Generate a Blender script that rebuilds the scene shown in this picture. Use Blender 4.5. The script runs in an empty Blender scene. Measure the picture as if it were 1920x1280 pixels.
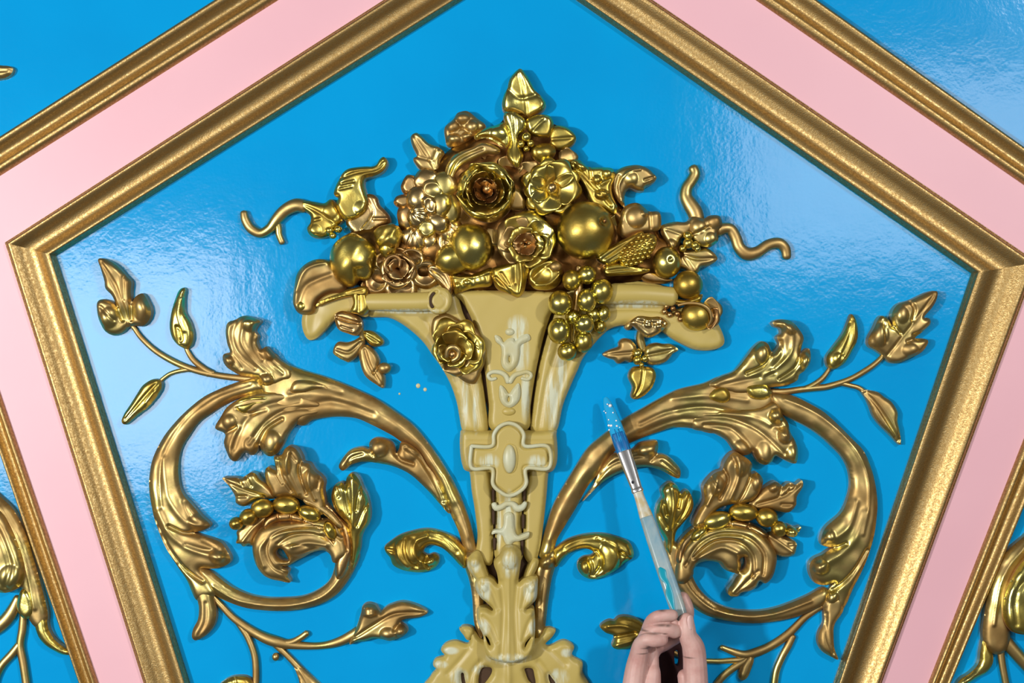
import bpy, bmesh, math, random, time
import numpy as np
from mathutils import Vector, geometry
C = bpy.context.scene.collection
SC = bpy.context.scene
T00 = time.time()
# ---------------------------------------------------------------- scale
# The wall is the plane y = 0 (it faces -Y).  Drawings below are in wall units: 1 unit = 0.5 mm,
# u to the right, v downwards, h out of the wall towards the room.
S = 0.0005
CU, CV = 960.0, 640.0
D = 3200.0                       # distance of the camera from the wall in the same units (1.6 m)

# ---------------------------------------------------------------- camera, world, lamps, exposure
cam = bpy.data.cameras.new('camera'); co = bpy.data.objects.new('camera', cam); C.objects.link(co)
co.location = (0, -D*S, 0); co.rotation_euler = (math.pi/2, 0, 0)
cam.sensor_width = 36.0; cam.lens = 36.0*D/1920.0; cam.clip_start = 0.01
SC.camera = co
SC.view_settings.view_transform = 'Standard'; SC.view_settings.look = 'None'
SC.view_settings.gamma = 1.0; SC.view_settings.use_curve_mapping = False
SC.view_settings.exposure = 0.0
w = bpy.data.worlds.new('room_light'); SC.world = w; w.use_nodes = True
bg = w.node_tree.nodes['Background']; bg.inputs[0].default_value = (1.0, 0.93, 0.84, 1); bg.inputs[1].default_value = 0.09

def area(name, loc, target, sx, sy, watts, col=(1, 1, 1), spread=math.pi):
    l = bpy.data.lights.new(name, 'AREA'); l.shape = 'RECTANGLE'; l.size = sx; l.size_y = sy
    l.energy = watts; l.color = col; l.spread = spread
    o = bpy.data.objects.new(name, l); C.objects.link(o); o.location = loc
    o.rotation_euler = (Vector(target)-Vector(loc)).to_track_quat('-Z', 'Y').to_euler()
    return o
# two softboxes (broad, dim) that sheen on the gloss paint, two flash heads (small, strong) that cast the shadows
area('softbox_left', (-1.05, -2.4, -0.06), (-1.05, 0, -0.06), 0.84, 0.55, 14.5, (1, 0.98, 0.95))
area('softbox_right', (0.95, -2.4, 0.41), (0.95, 0, 0.41), 0.86, 0.46, 6.5, (1, 0.98, 0.96))
area('flash_left', (-1.75, -2.3, 0.12), (-0.1, 0, 0.0), 0.13, 0.13, 52, (1, 0.97, 0.93))
area('flash_right', (1.35, -2.3, 0.95), (0.05, 0, 0.05), 0.13, 0.13, 25, (1, 0.97, 0.93))

def P(u, v, h, f=1.0):
    return ((u-CU)*f*S, -h*S, (CV-v)*f*S)
# ---------------------------------------------------------------- materials
def newmat(name):
    m = bpy.data.materials.new(name); m.use_nodes = True
    nt = m.node_tree; b = nt.nodes['Principled BSDF']
    g = nt.nodes.new('ShaderNodeNewGeometry')
    return m, nt, b, g.outputs['Position']
def noise(nt, pos, scale, detail=3, rough=.5, stretch=None, rot=None):
    n = nt.nodes.new('ShaderNodeTexNoise'); n.inputs['Scale'].default_value = scale
    n.inputs['Detail'].default_value = detail; n.inputs['Roughness'].default_value = rough
    if stretch:
        mp = nt.nodes.new('ShaderNodeMapping'); mp.inputs['Scale'].default_value = stretch
        if rot: mp.inputs['Rotation'].default_value = rot
        nt.links.new(pos, mp.inputs['Vector']); pos = mp.outputs[0]
    nt.links.new(pos, n.inputs['Vector']); return n.outputs['Fac']
def ramp(nt, fac, stops):
    r = nt.nodes.new('ShaderNodeValToRGB'); e = r.color_ramp.elements
    while len(e) < len(stops): e.new(.5)
    for el, (p, c) in zip(e, stops): el.position = p; el.color = (*c, 1) if len(c) == 3 else c
    nt.links.new(fac, r.inputs[0]); return r.outputs[0]
def val(nt, fac, a, b, lo=0.0, hi=1.0):
    r = nt.nodes.new('ShaderNodeMapRange'); r.inputs['From Min'].default_value = lo; r.inputs['From Max'].default_value = hi
    r.inputs['To Min'].default_value = a; r.inputs['To Max'].default_value = b
    nt.links.new(fac, r.inputs[0]); return r.outputs[0]
def bump(nt, b, layers):
    prev = None
    for fac, st, dist in layers:
        n = nt.nodes.new('ShaderNodeBump'); n.inputs['Strength'].default_value = st; n.inputs['Distance'].default_value = dist
        nt.links.new(fac, n.inputs['Height'])
        if prev: nt.links.new(prev, n.inputs['Normal'])
        prev = n.outputs[0]
    nt.links.new(prev, b.inputs['Normal'])
def gold(name, stops, r0, r1, bs=.25, speck=0, sc=24):
    m, nt, b, pos = newmat(name)
    f = noise(nt, pos, sc, 3, .55)
    b.inputs['Metallic'].default_value = 1.0
    nt.links.new(ramp(nt, f, stops), b.inputs['Base Color'])
    nt.links.new(val(nt, f, r1, r0, .38, .64), b.inputs['Roughness'])
    bump(nt, b, [(noise(nt, pos, 130, 3), bs, .0012), (noise(nt, pos, 900, 2), bs*.6 + speck, .0003)])
    return m
GOLD = gold('satin_gold', [(.36, (.37, .235, .085)), (.52, (.51, .365, .145)), (.66, (.61, .52, .18))], .32, .54, .10)
BRIGHT = gold('burnished_gold', [(.36, (.44, .30, .06)), (.5, (.62, .50, .12)), (.64, (.72, .66, .22))], .22, .40, .18)
ROSY = gold('reddish_gold', [(.36, (.30, .15, .05)), (.5, (.50, .32, .13)), (.64, (.66, .50, .22))], .26, .44, .16)
FRAME = gold('bronze_gold_paint', [(.3, (.35, .22, .08)), (.5, (.45, .305, .12)), (.7, (.56, .41, .19))], .40, .50, .10, .55, 520)
RIM = gold('pale_reddish_gold_edge', [(.36, (.50, .30, .16)), (.5, (.66, .45, .27)), (.64, (.72, .55, .34))], .45, .6)
BED = gold('shaded_reddish_gold', [(.36, (.05, .02, .006)), (.5, (.12, .055, .015)), (.64, (.22, .12, .035))], .35, .5)  # gold darkened to carry the shade of the gaps in the bouquet

def paint(name, stops, rough, coat=0, layers=None, scale=6):
    m, nt, b, pos = newmat(name)
    nt.links.new(ramp(nt, noise(nt, pos, scale, 4), stops), b.inputs['Base Color'])
    b.inputs['Roughness'].default_value = rough
    if layers: bump(nt, b, [(noise(nt, pos, s, d, .5, st, ro), k, dist) for s, d, st, ro, k, dist in layers])
    return m
BLUE = paint('gloss_blue_paint', [(.35, (.0, .295, .68)), (.65, (.0, .325, .73))], .10, layers=[
    (55, 3, (1, 1, 1), None, .16, .0012), (60, 4, (1.0, 1, .16), (0, .5, 0), .10, .0009), (330, 3, None, None, .16, .0004)])
PINK = paint('pink_paint', [(.35, (.76, .43, .50)), (.65, (.79, .455, .525))], .42, layers=[(90, 2, None, None, .06, .0006)])
m, nt, b, pos = newmat('cream_gesso'); CREAM = m
streak = noise(nt, pos, 70, 5, .6, (1, 1, .12))
patch = noise(nt, pos, 22, 3)
# worn, rubbed places where the pale undercoat shows, each at its own spot on the vase (u, v, half width, half height)
WORN = [(972, 612, 20, 20), (975, 655, 18, 42), (985, 742, 9, 44), (1036, 752, 15, 54), (1052, 700, 10, 40), (871, 752, 8, 50), (893, 765, 6, 44), (918, 862, 18, 14), (1005, 864, 18, 14),
        (908, 1100, 15, 22), (995, 1100, 14, 20), (906, 1168, 13, 15), (1000, 1168, 9, 13), (954, 1228, 38, 13), (955, 1050, 16, 24), (889, 1056, 12, 12), (770, 584, 66, 4.5), (1190, 571, 48, 7),
        (862, 1266, 16, 18), (900, 1252, 14, 10), (1046, 1266, 20, 16), (826, 1242, 14, 7), (846, 1216, 14, 7), (1062, 1220, 12, 8), (935, 985, 5, 40), (955, 970, 12, 50)]
acc = None
for (wu, wv, ra, rb) in WORN:
    mp = nt.nodes.new('ShaderNodeMapping'); mp.vector_type = 'POINT'
    c0 = P(wu, wv, 0); sx_, sz_ = 1/(ra*S), 1/(rb*S)
    mp.inputs['Location'].default_value = (-c0[0]*sx_, 0, -c0[2]*sz_); mp.inputs['Scale'].default_value = (sx_, 0, sz_)
    nt.links.new(pos, mp.inputs['Vector'])
    ln = nt.nodes.new('ShaderNodeVectorMath'); ln.operation = 'LENGTH'; nt.links.new(mp.outputs[0], ln.inputs[0])
    q = val(nt, ln.outputs['Value'], 1, 0, .45, 1.25)
    if acc is None: acc = q
    else:
        mx = nt.nodes.new('ShaderNodeMath'); mx.operation = 'MAXIMUM'; nt.links.new(acc, mx.inputs[0]); nt.links.new(q, mx.inputs[1]); acc = mx.outputs[0]
mul = nt.nodes.new('ShaderNodeMath'); mul.operation = 'MULTIPLY'
fine = noise(nt, pos, 260, 4, .6, (1, 1, .10))
nt.links.new(acc, mul.inputs[0]); nt.links.new(val(nt, fine, .25, 1, .42, .56), mul.inputs[1])
nt.links.new(ramp(nt, mul.outputs[0], [(0.05, (.47, .365, .10)), (.75, (.58, .60, .44))]), b.inputs['Base Color'])
b.inputs['Roughness'].default_value = .42
bump(nt, b, [(streak, .12, .001)])
PALE = paint('rubbed_pale_gesso', [(.35, (.50, .45, .22)), (.65, (.54, .56, .40))], .4, layers=[(120, 3, (1, 1, .3), None, .15, .0008)], scale=40)
DARK = paint('dark_brown_recess_shade', [(.4, (.045, .02, .006)), (.6, (.06, .028, .01))], .8)  # shade of the vase's hollows put into a dark brown colour

# ---------------------------------------------------------------- geometry helpers
def pts(s):
    return [tuple(float(q) for q in p.split(',')) for p in s.split()]
def cat(P_, closed=True, n=5, tense=.5):
    P_ = np.array(P_, float); N = len(P_); out = []
    rng = range(N if closed else N-1)
    for i in rng:
        p0 = P_[(i-1) % N] if closed or i > 0 else P_[0]
        p1 = P_[i]; p2 = P_[(i+1) % N]
        p3 = P_[(i+2) % N] if closed or i+2 < N else P_[-1]
        for k in range(n):
            t = k/n
            m1 = (p2-p0)*tense; m2 = (p3-p1)*tense
            out.append((2*t**3-3*t*t+1)*p1+(t**3-2*t*t+t)*m1+(-2*t**3+3*t*t)*p2+(t**3-t*t)*m2)
    if not closed: out.append(P_[-1])
    return np.array(out)
def resample(Q, step, closed=True):
    if closed: Q = np.vstack([Q, Q[:1]])
    d = np.r_[0, np.cumsum(np.linalg.norm(np.diff(Q[:, :2], axis=0), axis=1))]
    n = max(6, int(round(d[-1]/step)))
    t = np.linspace(0, d[-1], n+1)
    out = np.stack([np.interp(t, d, Q[:, k]) for k in range(Q.shape[1])], 1)
    return out[:-1] if closed else out
def inside(Q, A):
    x, y = Q[:, 0][:, None], Q[:, 1][:, None]
    x1, y1 = A[:, 0], A[:, 1]; x2, y2 = np.roll(x1, -1), np.roll(y1, -1)
    c = ((y1 > y) != (y2 > y)) & (x < (x2-x1)*(y-y1)/(y2-y1+1e-12)+x1)
    return c.sum(1) % 2 == 1
def segdist(Q, A, B):
    out = np.full(len(Q), 1e9)
    for k in range(0, len(Q), 3000):
        q = Q[k:k+3000, None, :]; d = B-A; L = (d**2).sum(1)+1e-9
        t = np.clip(((q-A)*d).sum(2)/L, 0, 1)
        out[k:k+3000] = np.sqrt((((A+t[..., None]*d)-q)**2).sum(2)).min(1)
    return out
def linedist(Q, line):
    L = cat(line, False, 5) if len(line) > 2 else np.array(line, float)
    return segdist(Q, L[:-1], L[1:])
ORI = {}
def mesh_obj(name, verts, faces, mat, parent=None, smooth=True):
    v = np.array(verts, float)
    if parent is not None: v = v-np.array(ORI[parent.name])
    me = bpy.data.meshes.new(name); me.from_pydata(v.tolist(), [], faces); me.update()
    me.materials.append(mat)
    if smooth: me.polygons.foreach_set('use_smooth', [True]*len(me.polygons))
    o = bpy.data.objects.new(name, me); C.objects.link(o)
    if parent is not None:
        o.parent = parent
        ORI[o.name] = ORI[parent.name]
    else: ORI[o.name] = (0, 0, 0)
    return o
def thing(name, label, cat_, u, v, h=0, group=None):
    o = bpy.data.objects.new(name, None); C.objects.link(o); o.empty_display_size = .01
    o.location = P(u, v, h); ORI[o.name] = tuple(o.location)
    o['label'] = label; o['category'] = cat_
    if group: o['group'] = group
    return o
rs = np.random.RandomState(4)
def R(name, outline, H, wd, z=0, zb=None, strokes=(), blobs=(), lift=None, und=1.0, holes=(), mat=GOLD, parent=None,
      step=2.6, tense=.5, n=5, comp=True, prof=.66, sm=4):
    """carved relief: closed outline, domed from its edge, with grooves (u,v lines), knobs and raised or lowered zones"""
    if H > 6 and z < 1000: z = z+.55*H; wd = wd*.8; zb = (0 if z < 30 else z-16) if zb is None else zb; H = .46*H
    A = outline if isinstance(outline, list) else pts(outline)
    A = resample(cat(A, True, n, tense), step)
    if isinstance(holes, str): holes = [holes]
    HL = [resample(cat(pts(h), True, n), step) for h in holes]
    rings = [A]+HL
    x0, y0 = A.min(0); x1, y1 = A.max(0)
    gx = np.arange(x0, x1+step, step); gy = np.arange(y0, y1+step, step*.87)
    G = np.array([(x+(step/2 if j % 2 else 0), y) for j, y in enumerate(gy) for x in gx])
    G = G[inside(G, A)]
    for h in HL: G = G[~inside(G, h)]
    SA = np.vstack(rings); SB = np.vstack([np.roll(r, -1, 0) for r in rings])
    d = segdist(G, SA, SB) if len(G) else np.zeros(0)
    G = G[d > step*.55]; d = d[d > step*.55]
    nb = len(SA); V = np.vstack([SA, G]) if len(G) else SA
    edges = []; k = 0
    for r in rings:
        m_ = len(r); edges += [(k+i, k+(i+1) % m_) for i in range(m_)]; k += m_
    res = geometry.delaunay_2d_cdt([Vector(p) for p in V.tolist()], edges, [], 0, 1e-4)
    vv = np.array([tuple(p) for p in res[0]]); orig = res[3]
    tri = np.array([f for f in res[2] if len(f) == 3])
    cen = vv[tri].mean(1)
    keep = inside(cen, A)
    for h in HL: keep &= ~inside(cen, h)
    tri = tri[keep]
    # map
    bset = np.zeros(len(vv), bool)
    back = np.full(len(V), -1)
    for i, og in enumerate(orig):
        for q in og:
            back[q] = i
            if q < nb: bset[i] = True
    dd = np.zeros(len(vv))
    ii = ~bset
    if ii.any(): dd[ii] = segdist(vv[ii], SA, SB)
    x = np.clip(dd/wd, 0, 1)
    h = H*(1-(1-x)**2)**prof
    e = np.vstack([tri[:, [0, 1]], tri[:, [1, 2]], tri[:, [2, 0]]]); e = np.vstack([e, e[:, ::-1]])
    for _ in range(sm):
        acc = np.zeros(len(vv)); cnt = np.zeros(len(vv))
        np.add.at(acc, e[:, 0], h[e[:, 1]]); np.add.at(cnt, e[:, 0], 1)
        h2 = acc/np.maximum(cnt, 1); h = np.where(bset, h, .4*h+.6*h2)
    fade = np.clip(dd/(wd*.5+1e-6), 0, 1)
    if und:
        ph = (len(vv) % 97)*.7
        h = h + .45*und*fade*(np.sin(vv[:, 0]*.11+vv[:, 1]*.07+ph)+np.sin(vv[:, 0]*.05-vv[:, 1]*.13+ph*2)+.4*np.sin(vv[:, 0]*.2+ph)*np.sin(vv[:, 1]*.18+ph))
    for st in strokes:
        ln = pts(st[0]) if isinstance(st[0], str) else st[0]
        ds = linedist(vv, ln); h = h - .78*st[2]*np.exp(-(ds/st[1])**2)*np.clip(dd/2.5, 0, 1)
    for bl in blobs:
        bx, by, br, bh = bl[:4]; ry = bl[4] if len(bl) > 4 else br
        q = 1-((vv[:, 0]-bx)/br)**2-((vv[:, 1]-by)/ry)**2
        dm = np.clip(q, 0, 1)**.85*abs(bh)*1.1
        h = h+dm*np.sign(bh)*np.clip(dd/3, 0, 1)
    zz = np.full(len(vv), float(z))
    if lift:
        W = 0; Z = 0
        for (lx, ly, lz) in lift:
            w_ = 1/(((vv[:, 0]-lx)**2+(vv[:, 1]-ly)**2)+60.0)
            W = W+w_; Z = Z+w_*lz
        zz = zz+Z/W
    hh = h+zz
    f = 1-(z+H*.6)/D if comp else 1.0
    verts = [P(vv[i, 0], vv[i, 1], hh[i], f) for i in range(len(vv))]
    faces = [tuple(t) if np.cross(vv[t[1]]-vv[t[0]], vv[t[2]]-vv[t[0]]) < 0 else (t[0], t[2], t[1]) for t in tri]
    faces = [tuple(int(q) for q in t) for t in faces]
    if zb is None: zb = 0 if z < 26 else z-14
    k = 0
    for r in rings:
        m_ = len(r); base = len(verts)
        idx = [back[k+i] for i in range(m_)]
        for i in idx: verts.append(verts[i])
        ccw = ((r[:, 0]*np.roll(r[:, 1], -1)-np.roll(r[:, 0], -1)*r[:, 1]).sum() > 0)
        hole = k > 0
        Tn = np.roll(r, -1, 0)-np.roll(r, 1, 0); Tn = Tn/(np.linalg.norm(Tn, axis=1)[:, None]+1e-9)
        Nn = np.stack([Tn[:, 1], -Tn[:, 0]], 1)*(1 if ccw != hole else -1)*(0 if hole else 1.3)
        for q, i in enumerate(idx): verts.append(P(vv[i, 0]+Nn[q, 0], vv[i, 1]+Nn[q, 1], min(zb, hh[i]-.5), f))
        for i in range(m_):
            j = (i+1) % m_
            q = (base+i, base+j, base+m_+j, base+m_+i)
            faces.append(q if ccw != hole else q[::-1])
        k += m_
    o = mesh_obj(name, verts, faces, mat, parent)
    if mat in (GOLD, BRIGHT, ROSY):
        o.data.materials.append(RIM); nt_ = len(tri)
        o.data.polygons.foreach_set('material_index', [0 if q < nt_ else 1 for q in range(len(faces))])
    return o
def tube(name, path, rad, z=0, flat=.85, mat=GOLD, parent=None, nr=14, comp=True, groove=0):
    """tapering stem that follows a path; path points are (u,v) or (u,v,h of the axis)"""
    p = pts(path) if isinstance(path, str) else path
    rad = rad if isinstance(rad, (list, tuple)) else [rad]*len(p)
    if len(rad) != len(p): rad = np.interp(np.linspace(0, 1, len(p)), np.linspace(0, 1, len(rad)), rad)
    q = np.array([(*a[:2], a[2] if len(a) > 2 else z, r) for a, r in zip(p, rad)])
    Q = resample(cat(q, False, 6), 3.0, False)
    n = len(Q); verts = []; faces = []
    f = 1-z/D if comp else 1
    T = np.gradient(Q[:, :3], axis=0); T /= np.linalg.norm(T, axis=1)[:, None]+1e-9
    for i in range(n):
        t = T[i]; nrm = np.cross(t, (0, 0, 1.0)); nrm /= np.linalg.norm(nrm)+1e-9; bn = np.cross(nrm, t)
        endf = 1.0
        for k in range(nr):
            a = 2*math.pi*k/nr
            rr = Q[i, 3]*(1-groove*math.exp(-((a-math.pi/2)/.35)**2))
            q_ = Q[i, :3]+nrm*math.cos(a)*rr+bn*math.sin(a)*rr*flat*(1 if bn[2] >= 0 else -1)
            verts.append(P(*q_, f))
    for i in range(n-1):
        for k in range(nr):
            a = i*nr+k; b_ = i*nr+(k+1) % nr
            faces.append((a, b_, b_+nr, a+nr))
    for i, s in ((0, -1), (n-1, 1)):
        c = len(verts); verts.append(P(*(Q[i, :3]+T[i]*s*Q[i, 3]*.6), f))
        r2 = len(verts)
        for k in range(nr):
            o_ = np.array(Q[i, :3]+T[i]*s*Q[i, 3]*.4); 
            v0 = np.array(verts[i*nr+k]); cc = np.array(P(*o_, f)); c0 = np.array(P(*Q[i, :3], f))
            verts.append(tuple(cc+(v0-c0)*.7))
        for k in range(nr):
            a = i*nr+k; b_ = i*nr+(k+1) % nr
            if s > 0: faces += [(a, b_, r2+(k+1) % nr, r2+k), (r2+k, r2+(k+1) % nr, c)]
            else: faces += [(b_, a, r2+k, r2+(k+1) % nr), (r2+(k+1) % nr, r2+k, c)]
    o = mesh_obj(name, verts, faces, mat, parent)
    return o
def ball(name, u, v, ru, rv, h, rh=None, rot=0, mat=BRIGHT, parent=None, dim=None, grooves=(), nu=28, nv=18, lump=0):
    """fruit: an ellipsoid around (u,v,h); dim = (du,dv,radius,depth) dimple, grooves = angles of creases"""
    rh = rh or (ru+rv)/2; verts = []; faces = []
    f = 1-h/D; c, s = math.cos(math.radians(rot)), math.sin(math.radians(rot))
    for j in range(nv+1):
        th = math.pi*j/nv
        for i in range(nu):
            a = 2*math.pi*i/nu
            x, y, zc = math.sin(th)*math.cos(a), math.sin(th)*math.sin(a), math.cos(th)
            k = 1.0
            if dim:
                dx = x*ru-dim[0]; dy = y*rv-dim[1]
                if zc > 0: k -= dim[3]/((ru+rv)/2)*math.exp(-(dx*dx+dy*dy)/dim[2]**2)
            for (ga, gd, gw) in grooves:
                dl = (a-math.radians(ga)+math.pi) % (2*math.pi)-math.pi
                k -= gd*math.exp(-(dl/gw)**2)*math.sin(th)
            if lump: k += lump*(math.sin(x*4.1+u)+math.sin(y*5.3+zc*3+v)+.6*math.sin(x*9+y*7+u))
            X, Y = x*ru*k, y*rv*k
            verts.append(P(u+X*c-Y*s, v+X*s+Y*c, h+zc*rh*k, f))
    for j in range(nv):
        for i in range(nu):
            a = j*nu+i; b_ = j*nu+(i+1) % nu
            faces.append((a, a+nu, b_+nu, b_))
    return mesh_obj(name, verts, faces, mat, parent)
def petal(name, u, v, ang, r0, r1, wdt, z0, z1, cup=6, lip=4, ruf=0, mat=GOLD, parent=None, th=2.2, nu=14, nv=12, tip=0.0):
    """a single petal: grows from (u,v) along ang (degrees, 90 = down) between r0 and r1, half width wdt"""
    a = math.radians(ang); dx, dy = math.cos(a), math.sin(a); f = 1-((z0+z1)/2)/D
    top = []; ph = ang*.1+r1
    for j in range(nv+1):
        t = j/nv
        for i in range(nu+1):
            s = -1+2*i/nu
            W = wdt*(math.sin(math.pi*min(1, .16+t*.62)))**.8
            cut = (1-abs(s)**2.4*(.30+.7*t*.9)) if t > .3 else 1-abs(s)**2.4*.3*t
            r = r0+(r1-r0)*(t*(1-(.32*abs(s)**2.2)*t) + tip*t*(1-abs(s)))
            X = r; Y = s*W
            h = z0+(z1-z0)*t**.8+cup*(s*s)*math.sin(math.pi*min(1, t*.9+.1))*.9-lip*max(0, (t-.72)/.28)**2*1.6 + ruf*math.sin(s*7+ph)*t*t
            top.append((u+dx*X-dy*Y, v+dy*X+dx*Y, h))
    n = len(top); verts = [P(*q, f) for q in top]+[P(q[0]-0, q[1], q[2]-th, f) for q in top]
    faces = []; wv = nu+1
    for j in range(nv):
        for i in range(nu):
            k = j*wv+i
            faces.append((k, k+wv, k+wv+1, k+1)); faces.append((n+k, n+k+1, n+k+wv+1, n+k+wv))
    loop = [i for i in range(wv)]+[j*wv+nu for j in range(1, nv+1)]+[nv*wv+i for i in range(nu-1, -1, -1)]+[j*wv for j in range(nv-1, 0, -1)]
    for a_, b_ in zip(loop, loop[1:]+loop[:1]): faces.append((a_, b_, n+b_, n+a_))
    return mesh_obj(name, verts, faces, mat, parent)
def rosette(par, u, v, rings, mat=GOLD, sx=1, jit=.12):
    for (nn, r0, r1, wdt, z0, z1, cup, lip, ruf, ph, mt) in rings:
        for k in range(nn):
            a = ph+360*k/nn+rs.uniform(-8, 8)
            s = 1+rs.uniform(-jit, jit)
            petal('petal', u, v, a, r0, r1*s*1.12, wdt*s*1.06, z0, z1+rs.uniform(-3, 3), cup, lip, ruf, mt or mat, par)

def lobe(par, u, v, ru, rv, z, H=12, rot=0, name='petal', mat=None, dent=-3, veins=0):
    """rounded petal lying face on: an oval with a soft raised rim and, if asked, fan-like creases"""
    a0 = math.radians(rot); c, s = math.cos(a0), math.sin(a0); o_ = []
    for k in range(14):
        a = 2*math.pi*k/14; w_ = 1+.05*math.sin(3*a+u)+.04*math.sin(5*a+v)
        X, Y = math.cos(a)*ru*w_, math.sin(a)*rv*w_; o_.append((u+X*c-Y*s, v+X*s+Y*c))
    st = []
    for k in range(veins):
        q = -.6+1.2*k/max(1, veins-1)
        st.append(([(u-ru*.7*c, v-ru*.7*s), (u+(ru*.85)*c-q*rv*s, v+(ru*.85)*s+q*rv*c)], 1.8, 3))
    return R(name, o_, H, min(ru, rv)*.5, z=z, zb=max(0, z-14), mat=mat or ROSY, parent=par, und=.5, step=2, strokes=st, blobs=[(u, v, ru*.7, dent, rv*.7)] if dent else ())
# ---------------------------------------------------------------- the wall: blue ground, pink bands, gold mouldings
def quadslab(name, poly, h0, h1, mat, parent=None):
    bm = bmesh.new()
    t = [bm.verts.new(P(x, y, h1)) for x, y in poly]; b_ = [bm.verts.new(P(x, y, h0)) for x, y in poly]
    bm.faces.new(t[::-1]); bm.faces.new(b_)
    for i in range(len(poly)):
        j = (i+1) % len(poly); bm.faces.new((t[i], t[j], b_[j], b_[i]))
    bmesh.ops.recalc_face_normals(bm, faces=bm.faces)
    me = bpy.data.meshes.new(name); bm.to_mesh(me); bm.free(); me.materials.append(mat)
    o = bpy.data.objects.new(name, me); C.objects.link(o)
    if parent is not None: o.parent = parent
    ORI[o.name] = (0, 0, 0); return o
wall = quadslab('wall_back', [(-700, -700), (2620, -700), (2620, 1800), (-700, 1800)], -40, 0, BLUE)
wall['kind'] = 'structure'; wall['label'] = 'glossy sky blue painted wall panel'
PK = 9
# corner points (outer = beside the pink, inner = beside the blue)
MO = [(341, 1500), (12, 455), (979, -164), (1942, 492), (1569, 1500)]
MI = [(427, 1500), (107, 480), (979, -68), (1819, 513), (1487, 1500)]
EO = [(262, 1500), (-110, 402), (989, -292), (2063, 448), (1651, 1500)]
EI = [(228, 1500), (-164, 363), (998, -376), (2133, 430), (1686, 1500)]
for i in range(4):
    o = quadslab('pink_band', [EO[i], EO[i+1], MO[i+1], MO[i]], 0, PK, PINK, wall)
def rail(parent, a0, a1, b0, b1, prof, mat):
    """moulding length between outer line a0-a1 and inner line b0-b1, prof = (t across, height)"""
    n = 40; verts = []; faces = []; m_ = len(prof)
    for i in range(n+1):
        s = i/n
        A = np.array(a0)*(1-s)+np.array(a1)*s; B = np.array(b0)*(1-s)+np.array(b1)*s
        for t, h in prof:
            q = A+(B-A)*t; f = 1
            verts.append(P(q[0], q[1], h))
    for i in range(n):
        for k in range(m_-1):
            a = i*m_+k
            faces.append((a, a+1, a+m_+1, a+m_))
    o = mesh_obj('rail', verts, faces, mat, parent)
    return o
def smoothprof(p, n=44):
    q = cat(p, False, 6, .5); return [(float(a), float(b)) for a, b in q]
PROF = [(0, PK), (.004, PK+2)] + smoothprof([(.02, PK+4), (.035, PK+2.5), (.05, PK+9), (.09, PK+14), (.15, PK+15), (.24, PK+11), (.36, PK+4), (.5, PK+1), (.62, PK+3), (.74, PK+10), (.83, PK+14), (.89, PK+15), (.925, PK+13), (.945, PK+6)]) + [(.95, PK+5), (.975, PK+2), (.985, -1)]
PROF2 = [(0, PK)] + smoothprof([(.03, PK+5), (.08, PK+9), (.16, PK+12), (.26, PK+11), (.40, PK+3), (.52, PK+0.5), (.64, PK+4), (.78, PK+12), (.88, PK+14), (.95, PK+11), (.985, PK+5)]) + [(1.0, -1)]
for nm, OO, II, PR, lab in (('trim_1', MO, MI, PROF, 'wide bronze gold moulding framing the central blue five-sided panel'),
                       ('trim_2', EO, EI, PROF2, 'outer bronze gold moulding beyond the pink band')):
    t = bpy.data.objects.new(nm, None); C.objects.link(t); ORI[t.name] = (0, 0, 0); t['kind'] = 'structure'; t['label'] = lab
    for i in range(4): rail(t, OO[i], OO[i+1], II[i], II[i+1], PR, FRAME)

# ---------------------------------------------------------------- cornucopia vase (cream, not yet gilded)
vase = thing('cornucopia_vase', 'tall cream ungilded flaring vase holding the gilded fruit and flowers', 'vase', 955, 1240)
R('backing', '832,540 880,640 905,730 920,810 905,900 912,1020 908,1100 906,1200 890,1222 850,1240 840,1300 1066,1300 1060,1240 1020,1222 1002,1200 1003,1100 1003,1020 1012,900 995,810 1010,700 1030,620 1040,540', 6, 3, mat=DARK, parent=vase, und=0, step=6)  # coloured dark so the vase's gaps and holes look shaded
R('left_flute', '690,548 688,590 726,594 748,603 772,620 794,641 811,665 829,690 846,722 857,755 862,782 868,808 885,812 914,808 910,760 903,710 896,670 886,625 868,588 856,545 836,528 780,526 720,536', 24, 9, mat=CREAM, parent=vase,
  strokes=[('800,600 836,665 862,740 876,806', 5, 3), ('845,610 868,670 886,740 898,805', 4, 4)], und=.5, step=3.2)
R('right_flute', '1250,590 1253,606 1210,606 1153,612 1131,626 1109,650 1092,672 1083,693 1070,722 1055,760 1043,808 1020,812 996,808 1000,765 1006,720 1013,680 1026,632 1038,596 1056,545 1100,530 1180,526 1250,540', 24, 9, mat=CREAM, parent=vase,
  strokes=[('1130,600 1080,655 1050,730 1030,806', 5, 3), ('1060,610 1036,680 1020,740 1010,806', 4, 4)], und=.5, step=3.2)
R('central_panel', '838,545 862,560 880,588 893,622 904,668 911,708 917,758 922,806 988,806 994,762 1001,716 1009,674 1020,628 1032,590 1046,560 1040,545', 32, 6, mat=CREAM, parent=vase, und=.4, step=3.2)
R('lower_left_flute', '872,870 881,886 885,921 891,958 896,1005 893,1040 912,1060 924,1050 924,985 924,930 918,886 914,868', 24, 9, mat=CREAM, parent=vase, und=.3)
R('lower_right_flute', '992,868 990,890 984,930 982,985 982,1040 1000,1060 1012,1030 1018,986 1024,930 1028,886 1036,870', 24, 9, mat=CREAM, parent=vase, und=.3)
R('lower_panel', '926,880 928,935 930,985 930,1050 978,1050 977,985 980,935 984,880', 28, 12, mat=CREAM, parent=vase, und=.3)
R('collar', '869,806 863,818 863,846 867,872 876,884 914,886 954,888 994,886 1030,886 1042,874 1045,850 1043,818 1040,806 1000,808 954,806 910,808', 34, 8, mat=CREAM, parent=vase, und=.2, strokes=[('876,822 1036,822', 2, -1)])
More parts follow.
